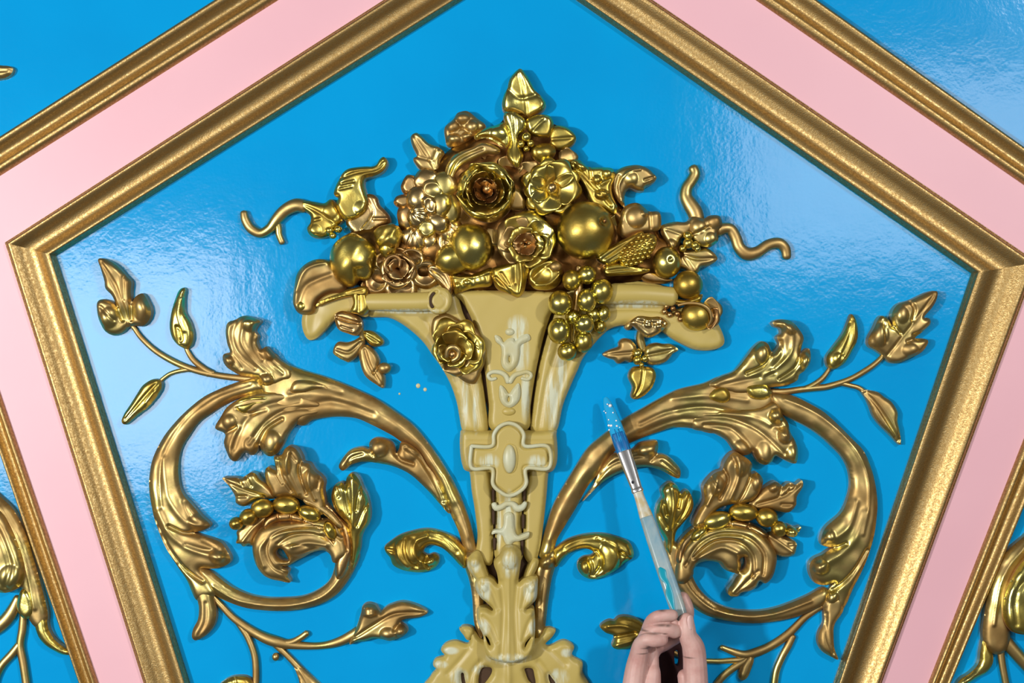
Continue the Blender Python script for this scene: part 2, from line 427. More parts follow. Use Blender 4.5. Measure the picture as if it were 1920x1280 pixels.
R('cartouche', '882,833 920,833 924,812 934,797 954,789 973,796 984,812 986,833 1028,834 1031,855 1030,879 990,880 989,907 975,924 954,933 936,924 922,909 919,881 882,879 880,855', 12, 3, z=34, zb=20, mat=CREAM, parent=vase, und=.1, tense=.25, step=2.2,
  blobs=[(954, 862, 1, 0)], strokes=[('889,840 926,840 930,816 940,803 954,797 968,803 978,816 980,840 1022,840 1024,873 983,874 982,904 970,917 954,925 940,917 927,904 925,874 889,873 889,840', 2.0, 5)])
tube('cartouche_rim', '884,836 922,836 926,814 937,799 954,793 971,799 982,814 984,836 1027,837 1029,877 987,878 987,906 973,922 954,929 938,922 924,907 922,878 884,877 884,836', 3.6, 47, parent=vase, mat=PALE)
R('oval_recess', '957,824 968,828 976,842 978,862 974,882 966,892 955,895 946,890 939,876 937,858 940,838 947,827', 3, 3, z=45, zb=40, mat=DARK if 0 else CREAM, parent=vase, und=0, step=2, strokes=[('957,829 968,834 973,848 973,868 968,884 956,890 946,884 942,868 942,848 948,832 957,829', 2, 5)])
ball('oval_boss', 955, 860, 12, 27, 48, 8, mat=PALE, parent=vase)
# applied ornament down the centre
ball('bead', 956, 622, 9, 7, 31, 6, mat=PALE, parent=vase)
ball('bead', 954, 771, 13, 8, 31, 6, mat=CREAM, parent=vase)
R('bell_flower', '928,628 938,632 944,642 952,635 962,634 966,640 976,630 990,626 994,636 984,642 975,648 974,664 970,682 962,692 954,697 945,691 940,680 941,660 939,648 930,640', 9, 6, z=30, zb=25, mat=PALE, parent=vase, und=0, step=2, holes=['955,666 957,670 957,676 955,680 953,676 953,670'])
R('bell_flower', '938,722 946,728 954,738 962,728 972,718 976,732 974,748 966,759 955,764 943,758 937,746 936,732', 9, 6, z=30, zb=25, mat=PALE, parent=vase, und=0, step=2, holes=['954,742 956,746 956,751 953,754 951,750 952,745'])
tube('scroll', [(953, 716), (948, 704), (938, 698), (924, 697), (915, 703), (920, 711), (930, 709)], [5, 5, 4.5, 4, 3.5, 3.5, 3], 33, mat=PALE, parent=vase)
tube('scroll', [(956, 716), (964, 704), (974, 700), (988, 697), (996, 703), (990, 711), (978, 709)], [5, 5, 4.5, 4, 3.5, 3.5, 3], 33, mat=PALE, parent=vase)
tube('ribbon_bow', [(926, 944), (930, 952), (940, 950), (950, 944), (962, 945), (970, 953), (980, 950), (985, 942)], [5, 6, 5.5, 5, 5.5, 7, 6, 4], 31, mat=PALE, parent=vase)
R('spear_ornament', '946,966 954,960 962,966 964,990 970,1004 984,1000 992,998 990,1008 974,1014 962,1016 954,1024 946,1014 942,1004 930,1000 922,1002 926,994 938,992 944,985', 8, 5, z=28, zb=22, mat=PALE, parent=vase, und=0, step=2)
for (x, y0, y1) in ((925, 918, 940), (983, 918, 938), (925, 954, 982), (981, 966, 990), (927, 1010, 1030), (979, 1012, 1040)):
    R('slit_shade', f'{x-1.6},{y0} {x+1.6},{y0} {x+1.8},{(y0+y1)/2} {x+1},{y1} {x-1},{y1} {x-1.8},{(y0+y1)/2}', 1, 1, z=29 if 935<x<975 else 27, zb=20, mat=DARK, parent=vase, und=0, step=2)  # dark strips drawn as the shade inside the slits
# scroll rolls under the rim
tube('rim_roll', [(672, 566, 30), (720, 566, 36), (780, 566, 42), (822, 564, 46)], [15, 17, 18, 18], 38, mat=CREAM, parent=vase, nr=24, flat=.9)
R('roll_end', '824,538 838,543 846,556 845,572 836,584 820,588 806,582 799,568 802,552 812,541', 5, 5, z=58, zb=30, mat=CREAM, parent=vase, und=0, step=2, strokes=[('818,546 808,556 806,568 812,577', 3, 8), ('812,577 824,580 834,572 835,560 828,552', 3, 2)])
R('roll_shade_patch', '811,548 806,556 805,567 809,576 813,574 810,566 811,557 815,550', 1, 1, z=62, zb=58, mat=DARK, parent=vase, und=0, step=2)  # dark crescent painting the shade in the roll's hollow
tube('rim_roll', [(1124, 552, 40), (1160, 551, 40), (1205, 552, 38), (1262, 556, 32)], [18, 19, 19, 18], 38, mat=CREAM, parent=vase, nr=24, flat=.9)
R('lip_underside', '1120,600 1140,580 1182,576 1241,580 1262,588 1300,606 1252,618 1210,606 1153,612 1118,634 1100,640', 24, 12, z=4, mat=CREAM, parent=vase, und=.3, step=3)
R('rim_flap', '579,560 566,592 567,618 577,636 592,634 608,619 627,599 655,588 690,592 690,552 650,540 610,548', 22, 12, z=6, mat=CREAM, parent=vase, und=.8, step=3, strokes=[('596,560 588,600 584,630', 10, 4)])
R('rim_flap', '1258,585 1240,612 1256,630 1282,645 1306,655 1333,656 1354,649 1359,636 1350,612 1335,590 1300,575', 22, 12, z=6, mat=CREAM, parent=vase, und=.8, step=3)
# acanthus foot
R('foot_shell', '862,1178 868,1190 880,1200 876,1208 854,1202 836,1207 827,1220 834,1230 817,1236 812,1248 818,1256 808,1269 803,1300 960,1320 1098,1300 1092,1262 1091,1242 1072,1230 1076,1213 1057,1201 1031,1212 1022,1208 1036,1194 1041,1181 1022,1178 1000,1200 954,1214 905,1200 888,1182', 20, 6, mat=CREAM, parent=vase, und=1, step=3,
  holes=['903,1254 920,1252 922,1262 912,1278 900,1290 897,1275', '984,1254 998,1254 1002,1266 1004,1284 992,1278 986,1264', '864,1264 869,1262 871,1272 873,1285 866,1282', '1029,1264 1034,1270 1042,1282 1034,1284 1029,1274'],
  strokes=[('880,1215 860,1240 840,1262', 5, 4), ('900,1240 885,1262 880,1290', 5, 5), ('1010,1240 1025,1262 1030,1290', 5, 5), ('1030,1215 1060,1245', 5, 4), ('954,1246 954,1290', 6, -6)])
R('foot_leaf_tip', '865,1177 880,1175 888,1184 880,1200 872,1196', 16, 6, z=10, mat=CREAM, parent=vase, und=0, step=2)
R('acanthus_leaf', '937,1040 944,1026 954,1021 968,1024 977,1036 976,1056 974,1072 972,1092 982,1085 996,1080 1008,1084 1008,1100 1006,1122 996,1134 986,1143 1000,1142 1003,1164 1003,1185 1002,1204 1001,1218 990,1233 972,1240 954,1243 935,1240 916,1233 908,1214 906,1192 895,1166 896,1142 910,1140 922,1146 924,1142 912,1130 899,1118 890,1098 896,1082 910,1080 924,1086 934,1096 932,1076 926,1058 930,1048', 26, 9, z=22, zb=0, mat=CREAM, parent=vase, und=.5, step=2.4,
  strokes=[('954,1070 954,1230', 3, -3), ('940,1090 944,1150 940,1225', 5, 5), ('970,1090 966,1150 970,1225', 5, 5), ('905,1090 922,1105 934,1140', 4, 4), ('1000,1092 988,1105 978,1140', 4, 4), ('906,1155 920,1170 932,1200', 4, 4), ('998,1155 990,1170 980,1200', 4, 4)],
  blobs=[(956, 1045, 17, 9, 22), (908, 1098, 9, 4, 12), (996, 1098, 9, 4, 12)], lift=[(955, 1040, 10), (955, 1120, 0), (955, 1230, 8), (900, 1100, 2), (1005, 1100, 2)],
  holes=['910,1192 916,1198 920,1210 914,1206', '996,1194 990,1204 984,1214 986,1204'])
R('side_leaf', '878,1046 893,1033 902,1040 909,1062 916,1085 906,1096 896,1092 885,1078 876,1062', 24, 12, z=18, zb=0, mat=CREAM, parent=vase, und=.3, blobs=[(890, 1052, 10, 5)])
R('side_leaf', '1002,1046 994,1052 984,1075 982,1092 996,1084 1006,1068 1010,1052', 20, 10, z=12, zb=0, mat=CREAM, parent=vase, und=.3)

# gilded stalks either side of the foot
for lab, out, gr in (('gilded stalk hugging the left side of the cream vase foot', '868,1040 884,1028 896,1042 898,1080 905,1110 905,1150 904,1195 896,1188 889,1165 886,1120 880,1088 872,1064', '884,1050 892,1110 898,1170'),
                     ('gilded stalk hugging the right side of the cream vase foot', '1020,1040 1036,1030 1046,1042 1041,1062 1033,1090 1027,1131 1023,1164 1019,1190 1008,1202 1002,1180 1005,1131 1005,1090 1002,1066', '1024,1060 1014,1110 1012,1180')):
    t = thing('gilded_stalk', lab, 'ornament', 888 if 'left' in lab else 1020, 1130)
    R('stalk', out, 20, 12, mat=GOLD, parent=t, und=1.2, strokes=[(gr, 4, 4)], blobs=[(1024, 1052, 14, 10, 14), (880, 1050, 9, 5, 12)])

# ---------------------------------------------------------------- small volutes beside the vase
t = thing('volute', 'small curled gilded ribbon volute left of the vase', 'ornament', 800, 1030, group=None)
R('curled_ribbon', '876,1056 877,1038 866,1022 850,1007 825,996 800,992 775,996 750,1004 732,1016 721,1026 723,1036 731,1046 737,1060 754,1069 775,1073 794,1073 812,1067 822,1055 822,1044 814,1038 803,1041 793,1036 796,1028 807,1022 825,1026 837,1034 850,1047 862,1060 871,1066', 24, 16, mat=BRIGHT, parent=t, und=1.5, step=2.2,
  strokes=[('745,1020 750,1045 765,1062', 3, -4), ('760,1010 758,1030 766,1050 782,1062', 3, 6), ('800,1004 780,1014 777,1032 786,1050 800,1056', 4, -6), ('728,1030 740,1032', 3, 6), ('800,1045 796,1055 803,1064', 3, 9), ('800,1000 830,1010 856,1034', 4, 3)],
  blobs=[(762, 1036, 26, 10, 30), (808, 1050, 9, 8)])
t = thing('volute', 'small curled gilded ribbon volute right of the vase, below the brush', 'ornament', 1110, 1030)
R('curled_ribbon', '1036,1038 1050,1022 1070,1010 1100,1002 1131,1001 1156,1007 1179,1017 1188,1035 1186,1047 1172,1055 1156,1069 1137,1080 1119,1086 1106,1086 1092,1079 1084,1066 1085,1052 1095,1044 1108,1042 1114,1036 1104,1030 1090,1029 1072,1035 1057,1047 1047,1060 1041,1062', 24, 16, mat=BRIGHT, parent=t, und=1.5, step=2.2,
  strokes=[('1120,1010 1150,1022 1164,1040 1160,1060', 4, 4), ('1118,1032 1127,1045 1126,1062 1114,1078', 3.5, 8), ('1104,1048 1110,1062 1108,1078', 3, 7), ('1165,1035 1180,1045', 3, 7), ('1060,1028 1090,1014 1120,1010', 4, 3)],
  blobs=[(1143, 1042, 20, 9, 34), (1096, 1064, 11, 6, 16)])
# ---------------------------------------------------------------- left scroll spray
L = thing('acanthus_scroll', 'large gilded acanthus scroll with curling flower head, left of the vase', 'ornament', 560, 960)
R('stem', '896,1040 890,1020 878,973 857,920 834,878 804,834 774,798 739,771 706,749 660,727 610,707 570,695 540,684 525,675 512,664 500,700 484,712 500,760 560,797 585,787 622,781 664,783 694,795 733,815 752,828 782,846 800,872 822,908 843,960 860,997 873,1035', 22, 24, parent=L, und=.8, step=3.2,
  strokes=[('540,742 600,738 680,760 750,800 810,860 850,940', 7, -3), ('560,770 620,752 700,775', 6, 4), ('545,735 590,722 640,735', 4, 3), ('880,1005 864,950 835,890', 6, -3)])
R('leaf', '546,690 525,675 510,661 499,650 488,655 482,641 484,630 478,621 482,611 489,602 475,596 457,592 442,599 427,605 423,622 426,644 431,660 419,664 418,676 425,688 438,697 450,703 484,709 491,722 500,727 515,724 530,716 548,710', 20, 12, z=5, parent=L, und=1.2,
  strokes=[('446,600 436,625 446,660 478,690', 4, 4), ('460,605 455,640 475,672 505,700', 4, -4), ('478,625 476,650 492,674', 3, 5), ('426,664 440,672 452,690', 3, 4), ('500,664 508,680 530,700', 3, 4)],
  blobs=[(470, 608, 14, 6), (506, 664, 10, 8, 12), (500, 712, 14, 10, 12), (430, 676, 11, 6)], lift=[(475, 600, 12), (430, 630, 5), (500, 700, 0), (545, 690, 0)])
R('leaf', '560,790 541,812 531,832 518,850 505,855 492,846 486,833 482,847 472,853 458,848 443,864 432,860 425,846 420,830 422,813 406,805 404,798 414,781 424,765 441,752 470,738 500,732 560,738 600,752 600,775 576,784', 20, 12, z=3, parent=L, und=1.2,
  strokes=[('600,765 540,768 500,790 470,830', 4, 5), ('560,750 500,760 460,790 440,840', 5, 4), ('486,833 500,805 530,785', 3, 7), ('445,765 470,775 500,768', 3, 4), ('450,800 438,822 432,850', 4, -4), ('424,812 445,800', 3, 5)],
  blobs=[(512, 828, 17, 8, 22), (470, 834, 12, 5, 16), (432, 790, 14, 6, 14)], lift=[(430, 855, 8), (405, 800, 6), (510, 850, 8), (560, 760, 0)])
R('curled_lobe', '442,754 455,745 480,741 500,743 505,750 498,757 480,760 470,768 458,776 446,772 441,764', 15, 9, z=16, zb=0, parent=L, mat=BRIGHT, und=1, strokes=[('446,758 475,752 500,750', 2.5, 6)])
R('bud_lobe', '545,724 552,714 570,712 592,716 612,727 590,730 572,736 556,738 544,734', 13, 9, z=16, zb=0, parent=L, und=.4)
R('leaflet', '641,882 635,873 644,857 658,843 679,838 692,841 693,829 704,821 722,823 736,832 742,850 748,842 752,830 768,833 786,848 799,870 816,893 832,925 843,963 825,946 800,918 770,890 740,875 709,868 680,865 658,871 648,879', 20, 12, z=6, parent=L, und=1, mat=GOLD,
  strokes=[('742,850 752,862 775,870', 3, 8), ('760,838 790,862 815,905 830,940', 3, 6), ('650,874 658,858 680,850', 2.5, 5), ('693,841 700,852', 3, 6)], blobs=[(711, 840, 18, 9, 16), (770, 850, 14, 5, 14)], lift=[(641, 875, 6), (710, 830, 10), (820, 920, -2), (750, 850, 2)])
R('scroll_band', '484,709 460,712 435,720 410,730 380,745 352,767 327,792 305,820 287,855 280,885 279,920 287,965 297,995 312,1030 332,1062 350,1090 366,1124 382,1124 400,1118 404,1108 396,1092 382,1078 375,1066 400,1066 422,1060 433,1048 420,1023 410,1014 390,1007 370,1001 360,996 367,997 382,993 394,986 391,979 377,966 360,946 342,925 335,900 334,867 340,840 355,815 372,792 395,775 420,759 447,746 478,738 497,730', 22, 20, parent=L, und=1.0, step=2.8,
  strokes=[('470,720 400,745 345,790 308,850 300,900 304,950', 3, 3), ('308,860 318,930 350,975 385,985', 7, -5), ('300,960 325,1005 365,1030 415,1045', 6, -4), ('318,985 345,998 372,998', 3, 8), ('350,1020 385,1030 420,1030', 4, 4), ('345,940 360,970 385,982', 4, 4), ('380,1012 400,1022 425,1038', 3, 4), ('290,975 312,1020 345,1065 380,1090', 3, 9)],
  blobs=[(372, 975, 18, 5, 12), (410, 1040, 16, 7, 16)], lift=[(390, 982, 7), (425, 1040, 8), (310, 850, 0), (360, 1080, 0)], mat=GOLD)
R('tail_leaf', '362,1104 368,1122 372,1140 370,1162 361,1180 359,1195 367,1201 385,1191 400,1173 405,1152 401,1130 396,1110 382,1100', 18, 14, z=5, parent=L, und=.5, strokes=[('372,1190 385,1165 386,1130', 3, 3)])
R('stem', '370,1068 380,1066 396,1072 410,1083 435,1101 467,1115 497,1121 530,1122 565,1119 592,1109 615,1092 625,1072 628,1050 618,1034 630,1020 655,1030 673,1040 662,1070 647,1095 630,1115 605,1131 572,1141 535,1146 497,1145 460,1140 430,1130 407,1119 390,1104 380,1088', 18, 13, z=2, parent=L, und=.5, step=2.8, strokes=[('400,1098 450,1126 530,1135 600,1120 640,1080 652,1040', 2.5, -3)])
R('inner_petal', '628,1052 640,1030 642,1010 634,985 615,960 590,942 606,940 630,965 652,985 660,1010 662,1030 656,1055 645,1080 630,1085', 22, 12, z=10, zb=0, parent=L, und=.4, mat=ROSY, strokes=[('606,950 640,990 650,1030', 3, 5)])
R('bud', '653,1000 651,982 634,963 625,948 621,931 625,914 632,907 642,904 647,910 651,894 661,887 670,894 677,907 681,918 686,926 691,942 694,962 691,980 681,996 676,1010 674,1030 664,1060 656,1070 656,1040', 26, 15, z=8, zb=0, parent=L, und=1, mat=BRIGHT, step=2.2,
  strokes=[('661,895 663,930 662,985', 4, -5), ('647,910 650,935 656,960', 3, 5), ('676,914 671,935 668,955', 3, 5), ('690,944 680,960 670,985', 3, 5), ('632,915 636,930', 2.5, 5), ('640,960 655,985', 3, 5)], lift=[(660, 900, 10), (665, 1050, -6), (640, 950, 6)])
R('leaf', '610,950 606,920 608,903 601,892 589,882 580,869 569,866 565,855 556,841 544,836 536,840 529,852 521,856 514,856 516,870 518,881 510,878 503,875 497,882 499,901 508,918 516,931 542,931 569,940 600,965', 22, 12, z=16, zb=0, parent=L, und=1.2, step=2.2,
  strokes=[('544,842 540,880 560,925', 4, -6), ('566,862 562,885 575,925', 2.5, 9), ('522,858 528,890 545,920', 2.5, 7), ('582,875 580,900 592,935', 3, -5), ('518,882 530,905', 2.5, 6), ('601,892 596,915', 2.5, 5), ('548,850 556,862', 2.5, 5)],
  blobs=[(580, 900, 14, 6, 20), (538, 870, 10, 5, 20)], lift=[(545, 840, 16), (590, 885, 10), (500, 885, 8), (560, 935, 0)])
R('leaf', '417,896 428,895 443,895 452,897 460,892 466,888 472,885 480,888 486,897 497,906 512,922 514,935 492,934 475,940 458,949 443,943 441,930 432,914 425,905', 18, 10, z=14, zb=0, parent=L, und=.5, step=2.2, mat=GOLD,
  strokes=[('420,899 450,914 495,930', 3, 5), ('446,896 456,910', 2.5, 5), ('462,892 472,910', 2.5, 5), ('440,930 462,930', 2.5, 5)], lift=[(417, 896, 8), (470, 888, 8), (500, 930, 0)])
R('leaf', '452,987 443,997 444,1008 442,1018 450,1020 456,1025 465,1021 473,1022 477,1008 494,982 508,970 495,962 470,968', 16, 9, z=8, zb=0, parent=L, und=1, step=2.2, strokes=[('500,970 475,990 455,1015', 3, -4)])
R('curling_leaf', '652,1040 645,1005 630,978 600,972 560,978 522,980 492,988 478,1004 473,1020 474,1040 480,1060 492,1077 505,1085 520,1089 543,1093 538,1080 540,1070 528,1062 538,1062 555,1052 570,1044 585,1036 605,1032 618,1040 626,1056', 26, 18, z=10, zb=0, parent=L, und=.8, step=2.2, mat=GOLD,
  holes=['517,1036 522,1028 530,1030 536,1040 540,1050 530,1050 522,1045'],
  strokes=[('640,1010 600,988 550,988 512,1002 500,1030 512,1060 535,1075', 3, 5), ('625,1015 590,1000 550,1002 522,1018', 3, 5), ('600,1000 560,994 520,1000 490,1025 496,1060', 4, -4), ('610,1022 580,1016 550,1022', 5, -6)],
  blobs=[(552, 1030, 30, 6, 12)], lift=[(520, 1020, 8), (540, 1088, -2), (645, 1020, 0), (500, 1070, 4)])
R('pod_band', '490,984 500,968 520,960 545,958 570,966 596,980 615,1000 632,1025 622,1030 600,1000 575,985 545,978 515,982 496,996', 22, 9, z=16, zb=0, parent=L, und=.6, mat=ROSY, step=2.2, strokes=[('520,966 522,980', 2, 6), ('545,962 545,978', 2, 6), ('572,970 566,984', 2, 6), ('594,984 588,996', 2, 6)])
R('rib', '569,936 578,936 600,946 622,962 640,985 634,988 612,968 590,952 572,944', 8, 4, z=34, zb=14, parent=L, und=0, step=2)
for (x, y, ru, rv, rt) in ((443, 981, 12, 11, 0), (466, 969, 16, 14, -20), (492, 953, 20, 16, -10), (537, 946, 23, 16, 5), (580, 962, 20, 13, 20), (619, 994, 10, 17, -25)):
    ball('seed', x, y, ru*1.14, rv*1.14, 33, 17, rt, parent=L, mat=BRIGHT, nu=20, nv=12, dim=(4, 6, 4, 3))
# upper left sprig (part of the same carving)
tube('stem', '240,608 250,613 265,633 291,657 324,677 357,691 390,700 433,707 484,711', [4, 4.5, 5, 5.5, 6, 6, 6, 6, 6], 6, parent=L)
tube('stem', '348,650 354,662 364,676 384,692 400,700', [4, 5, 5.5, 6, 6], 6, parent=L)
tube('stem', '392,701 360,693 342,694 320,700 304,711 292,722', [6, 5, 4.5, 4, 4, 4], 6, parent=L)
R('bud', '342,539 347,543 345,563 346,585 356,604 362,626 359,646 350,654 340,651 330,644 321,631 317,611 320,587 326,565 334,545', 20, 13, z=4, parent=L, und=.5, mat=BRIGHT, step=2.2, strokes=[('331,612 334,632 338,640 341,634 336,616 331,612', 2.2, 7), ('341,560 335,590 345,620', 3, -3)])
R('leaf', '185,486 199,486 219,497 237,517 246,528 245,547 247,566 254,556 267,550 277,564 283,581 280,598 269,610 252,610 240,613 228,624 210,628 196,620 188,606 183,590 182,568 191,561 208,565 218,574 210,554 198,541 196,526 190,504', 20, 12, z=4, parent=L, und=1.2, mat=GOLD, step=2.2,
  strokes=[('192,492 215,530 232,575 240,608', 3, 5), ('232,520 234,560', 3, 4), ('246,566 246,600', 3, 8), ('220,574 230,600', 3, 8), ('190,575 215,600', 3, 4)], blobs=[(266, 580, 14, 6, 22), (205, 595, 16, 6, 20)], lift=[(190, 490, 10), (270, 560, 6), (190, 570, 6), (235, 605, -2)])
R('leaf', '268,722 284,712 300,713 303,727 293,745 276,765 256,780 237,795 228,791 232,777 245,757 257,738', 16, 10, z=4, parent=L, und=.6, mat=BRIGHT, step=2.2, strokes=[('295,718 270,745 236,786', 2.5, 4), ('290,735 275,755', 2.5, -3)], lift=[(230, 790, 4), (295, 720, 4)])
# lower left sprig
tube('stem', '397,1116 418,1138 440,1160 480,1187 515,1202 552,1209 602,1210 640,1201 672,1184', [5, 6, 7, 9, 11, 8, 7, 9, 11], 5, parent=L)
tube('stem', '440,1160 452,1175 465,1195 477,1227 480,1260 479,1300', [5, 6, 6.5, 6.5, 6.5, 6.5], 5, parent=L)
tube('stem', '520,1204 545,1204 562,1196 576,1186', [7, 7, 6, 6], 6, parent=L)
tube('stem', '505,1200 525,1216 545,1235 570,1262 600,1290', [6, 6, 6, 7, 7], 5, parent=L)
R('leaf', '548,1240 565,1252 590,1275 610,1300 566,1305 560,1275', 12, 8, z=2, parent=L, und=.5, strokes=[('555,1250 580,1300', 2.5, 3)])
ball('knob', 517, 1231, 7, 8, 8, 7, parent=L, mat=GOLD, nu=14, nv=10)
R('leaf', '664,1186 670,1172 677,1150 680,1137 690,1131 703,1134 709,1142 714,1147 722,1140 732,1134 755,1128 780,1134 801,1147 794,1154 780,1158 760,1160 750,1166 760,1174 764,1183 756,1192 742,1198 730,1201 715,1198 700,1197 684,1202 668,1204 655,1208', 18, 11, z=3, parent=L, und=1, step=2.2,
  strokes=[('665,1195 700,1172 740,1150 795,1148', 3, 5), ('682,1150 705,1150', 3, -4), ('740,1180 750,1166', 3, 6)], blobs=[(694, 1143, 13, 8), (728, 1186, 16, 7, 12), (752, 1182, 11, 7)], lift=[(690, 1135, 6), (800, 1148, 2), (750, 1188, 6), (670, 1195, 0)])
R('leaf', '410,1290 420,1277 433,1270 448,1268 464,1270 474,1282 480,1300 440,1310', 16, 9, z=3, parent=L, und=.8, mat=BRIGHT, strokes=[('440,1272 446,1300', 3, 4)])

# ---------------------------------------------------------------- right scroll spray
Q = thing('acanthus_scroll', 'large gilded acanthus scroll with curling flower head, right of the vase behind the brush', 'ornament', 1360, 960)
R('stem', '1012,1044 1017,1018 1026,985 1042,940 1080,876 1102,842 1124,822 1145,806 1171,786 1202,768 1237,748 1272,731 1320,719 1352,706 1400,700 1445,728 1450,760 1400,800 1340,812 1302,803 1265,801 1240,808 1210,818 1180,831 1154,845 1124,886 1102,912 1080,952 1060,985 1044,1012 1034,1044', 22, 22, parent=Q, und=.8, step=3.2,
  strokes=[('1030,1010 1060,940 1110,870 1180,810 1260,770', 7, -3), ('1200,795 1260,770 1340,764 1440,795', 4, 5), ('1200,812 1280,785 1360,800', 4, 4), ('1260,746 1330,742 1400,750', 4, -3)])
R('leaf', '1352,706 1378,695 1402,666 1412,652 1427,640 1440,645 1447,660 1455,655 1461,645 1456,632 1464,625 1462,615 1451,611 1449,603 1464,599 1482,602 1495,614 1506,632 1503,648 1500,662 1508,657 1517,654 1519,676 1511,692 1498,702 1494,713 1474,722 1440,727 1400,740 1360,735 1330,722', 20, 13, z=5, parent=Q, und=1.2, step=2.6,
  strokes=[('1468,606 1484,630 1475,670 1430,705', 4, -4), ('1446,662 1430,685 1400,700', 3, 7), ('1500,664 1488,690 1460,710', 3, 6), ('1462,640 1465,665 1450,690', 4, 4), ('1350,722 1400,712 1450,700', 4, 3)],
  blobs=[(1428, 664, 14, 9, 20), (1508, 678, 10, 9, 18), (1480, 615, 12, 5)], lift=[(1480, 602, 12), (1430, 650, 8), (1515, 665, 10), (1400, 720, 0)])
R('leaf', '1300,775 1360,768 1420,764 1450,752 1466,762 1467,776 1478,793 1482,810 1491,827 1496,846 1492,868 1475,863 1455,854 1447,865 1435,871 1421,864 1411,846 1405,851 1392,853 1378,845 1362,824 1335,810 1300,803', 20, 12, z=4, parent=Q, und=1.2, step=2.6,
  strokes=[('1300,785 1360,782 1420,805 1470,850', 4, 5), ('1320,797 1370,802 1400,830 1412,846', 4, 5), ('1350,772 1420,785 1470,815', 4, -3), ('1448,800 1462,800', 4, 4)],
  blobs=[(1454, 779, 15, 12, 14), (1470, 815, 14, 10, 16), (1484, 850, 12, 5, 16), (1430, 846, 14, 5, 20), (1388, 838, 15, 5, 14)], lift=[(1490, 865, 8), (1435, 868, 8), (1300, 790, 0), (1460, 780, 4)])
R('bud_lobe', '1330,744 1340,730 1358,726 1368,735 1369,748 1358,755 1342,752', 14, 9, z=18, zb=0, parent=Q, mat=BRIGHT, und=.3)
R('bud_lobe', '1400,728 1412,722 1436,722 1447,734 1442,746 1424,749 1408,744', 14, 9, z=18, zb=0, parent=Q, mat=BRIGHT, und=.3)
R('leaflet', '1093,940 1113,912 1122,890 1135,868 1148,853 1166,848 1185,843 1200,831 1216,827 1231,826 1234,838 1232,850 1244,852 1256,858 1268,870 1276,881 1274,896 1262,893 1242,882 1216,875 1189,877 1163,886 1135,901 1113,920', 20, 12, z=6, parent=Q, und=1, mat=GOLD,
  strokes=[('1100,930 1140,875 1180,858 1220,850', 3, 5), ('1232,851 1220,862', 3, 6), ('1240,864 1270,888', 2.5, 4)], blobs=[(1212, 842, 20, 9, 14)], lift=[(1230, 830, 10), (1275, 890, 4), (1110, 920, -2)])
R('scroll_band', '1446,738 1470,738 1492,744 1515,755 1545,772 1571,795 1596,820 1620,845 1634,876 1642,906 1646,940 1644,974 1637,1013 1622,1058 1601,1102 1584,1140 1565,1150 1548,1146 1544,1130 1555,1105 1566,1092 1550,1097 1530,1093 1519,1076 1518,1057 1526,1046 1541,1039 1558,1028 1565,1025 1552,1025 1540,1019 1541,1003 1550,986 1577,962 1589,939 1596,909 1592,879 1580,856 1563,838 1540,817 1515,800 1490,787 1462,772 1448,758', 22, 20, parent=Q, und=1.0, step=2.8,
  strokes=[('1470,748 1530,775 1590,825 1622,880 1628,940 1616,1000', 3, -3), ('1620,960 1600,1010 1570,1040 1535,1060', 7, -4), ('1604,940 1590,985 1560,1010', 6, -4), ('1625,1030 1596,1075 1560,1108', 3, 9), ('1568,1026 1585,1018', 3, 7)],
  blobs=[(1552, 1003, 12, 6), (1538, 1062, 16, 8, 14), (1560, 1118, 12, 6)], lift=[(1545, 1010, 8), (1522, 1065, 9), (1600, 900, 0), (1570, 1130, 0)])
R('tail_leaf', '1552,1120 1546,1145 1546,1168 1537,1186 1535,1205 1544,1222 1562,1233 1573,1237 1566,1218 1564,1196 1566,1171 1582,1145 1578,1120', 18, 13, z=5, parent=Q, und=.5, strokes=[('1550,1150 1550,1190 1562,1225', 3, 4)])
R('stem', '1544,1102 1515,1117 1482,1131 1452,1141 1420,1146 1378,1144 1343,1132 1319,1114 1304,1093 1299,1072 1310,1052 1290,1030 1250,1012 1247,1040 1256,1070 1265,1090 1280,1113 1298,1136 1325,1154 1363,1164 1408,1169 1452,1166 1497,1156 1530,1143 1548,1132 1556,1112', 20, 12, z=2, parent=Q, und=.5, step=2.8, strokes=[('1270,1060 1290,1100 1330,1138 1390,1154 1450,1150 1520,1126', 2.5, -4), ('1282,1060 1300,1105 1340,1140', 2, 4)])
R('bud', '1249,1015 1239,995 1231,971 1233,948 1242,932 1240,920 1246,910 1256,904 1266,908 1273,916 1277,926 1284,920 1292,921 1299,936 1300,951 1292,968 1278,985 1268,1000 1265,1025 1258,1050 1250,1030', 26, 14, z=8, zb=0, parent=Q, und=1, mat=BRIGHT, step=2.2,
  strokes=[('1258,910 1262,945 1256,990', 4, -6), ('1276,926 1272,950', 2.5, 8), ('1244,940 1250,965', 2.5, 7), ('1292,930 1284,955 1270,980', 2.5, 6), ('1236,965 1250,990', 2.5, 5)], lift=[(1258, 908, 10), (1255, 1030, -6), (1290, 930, 6)])
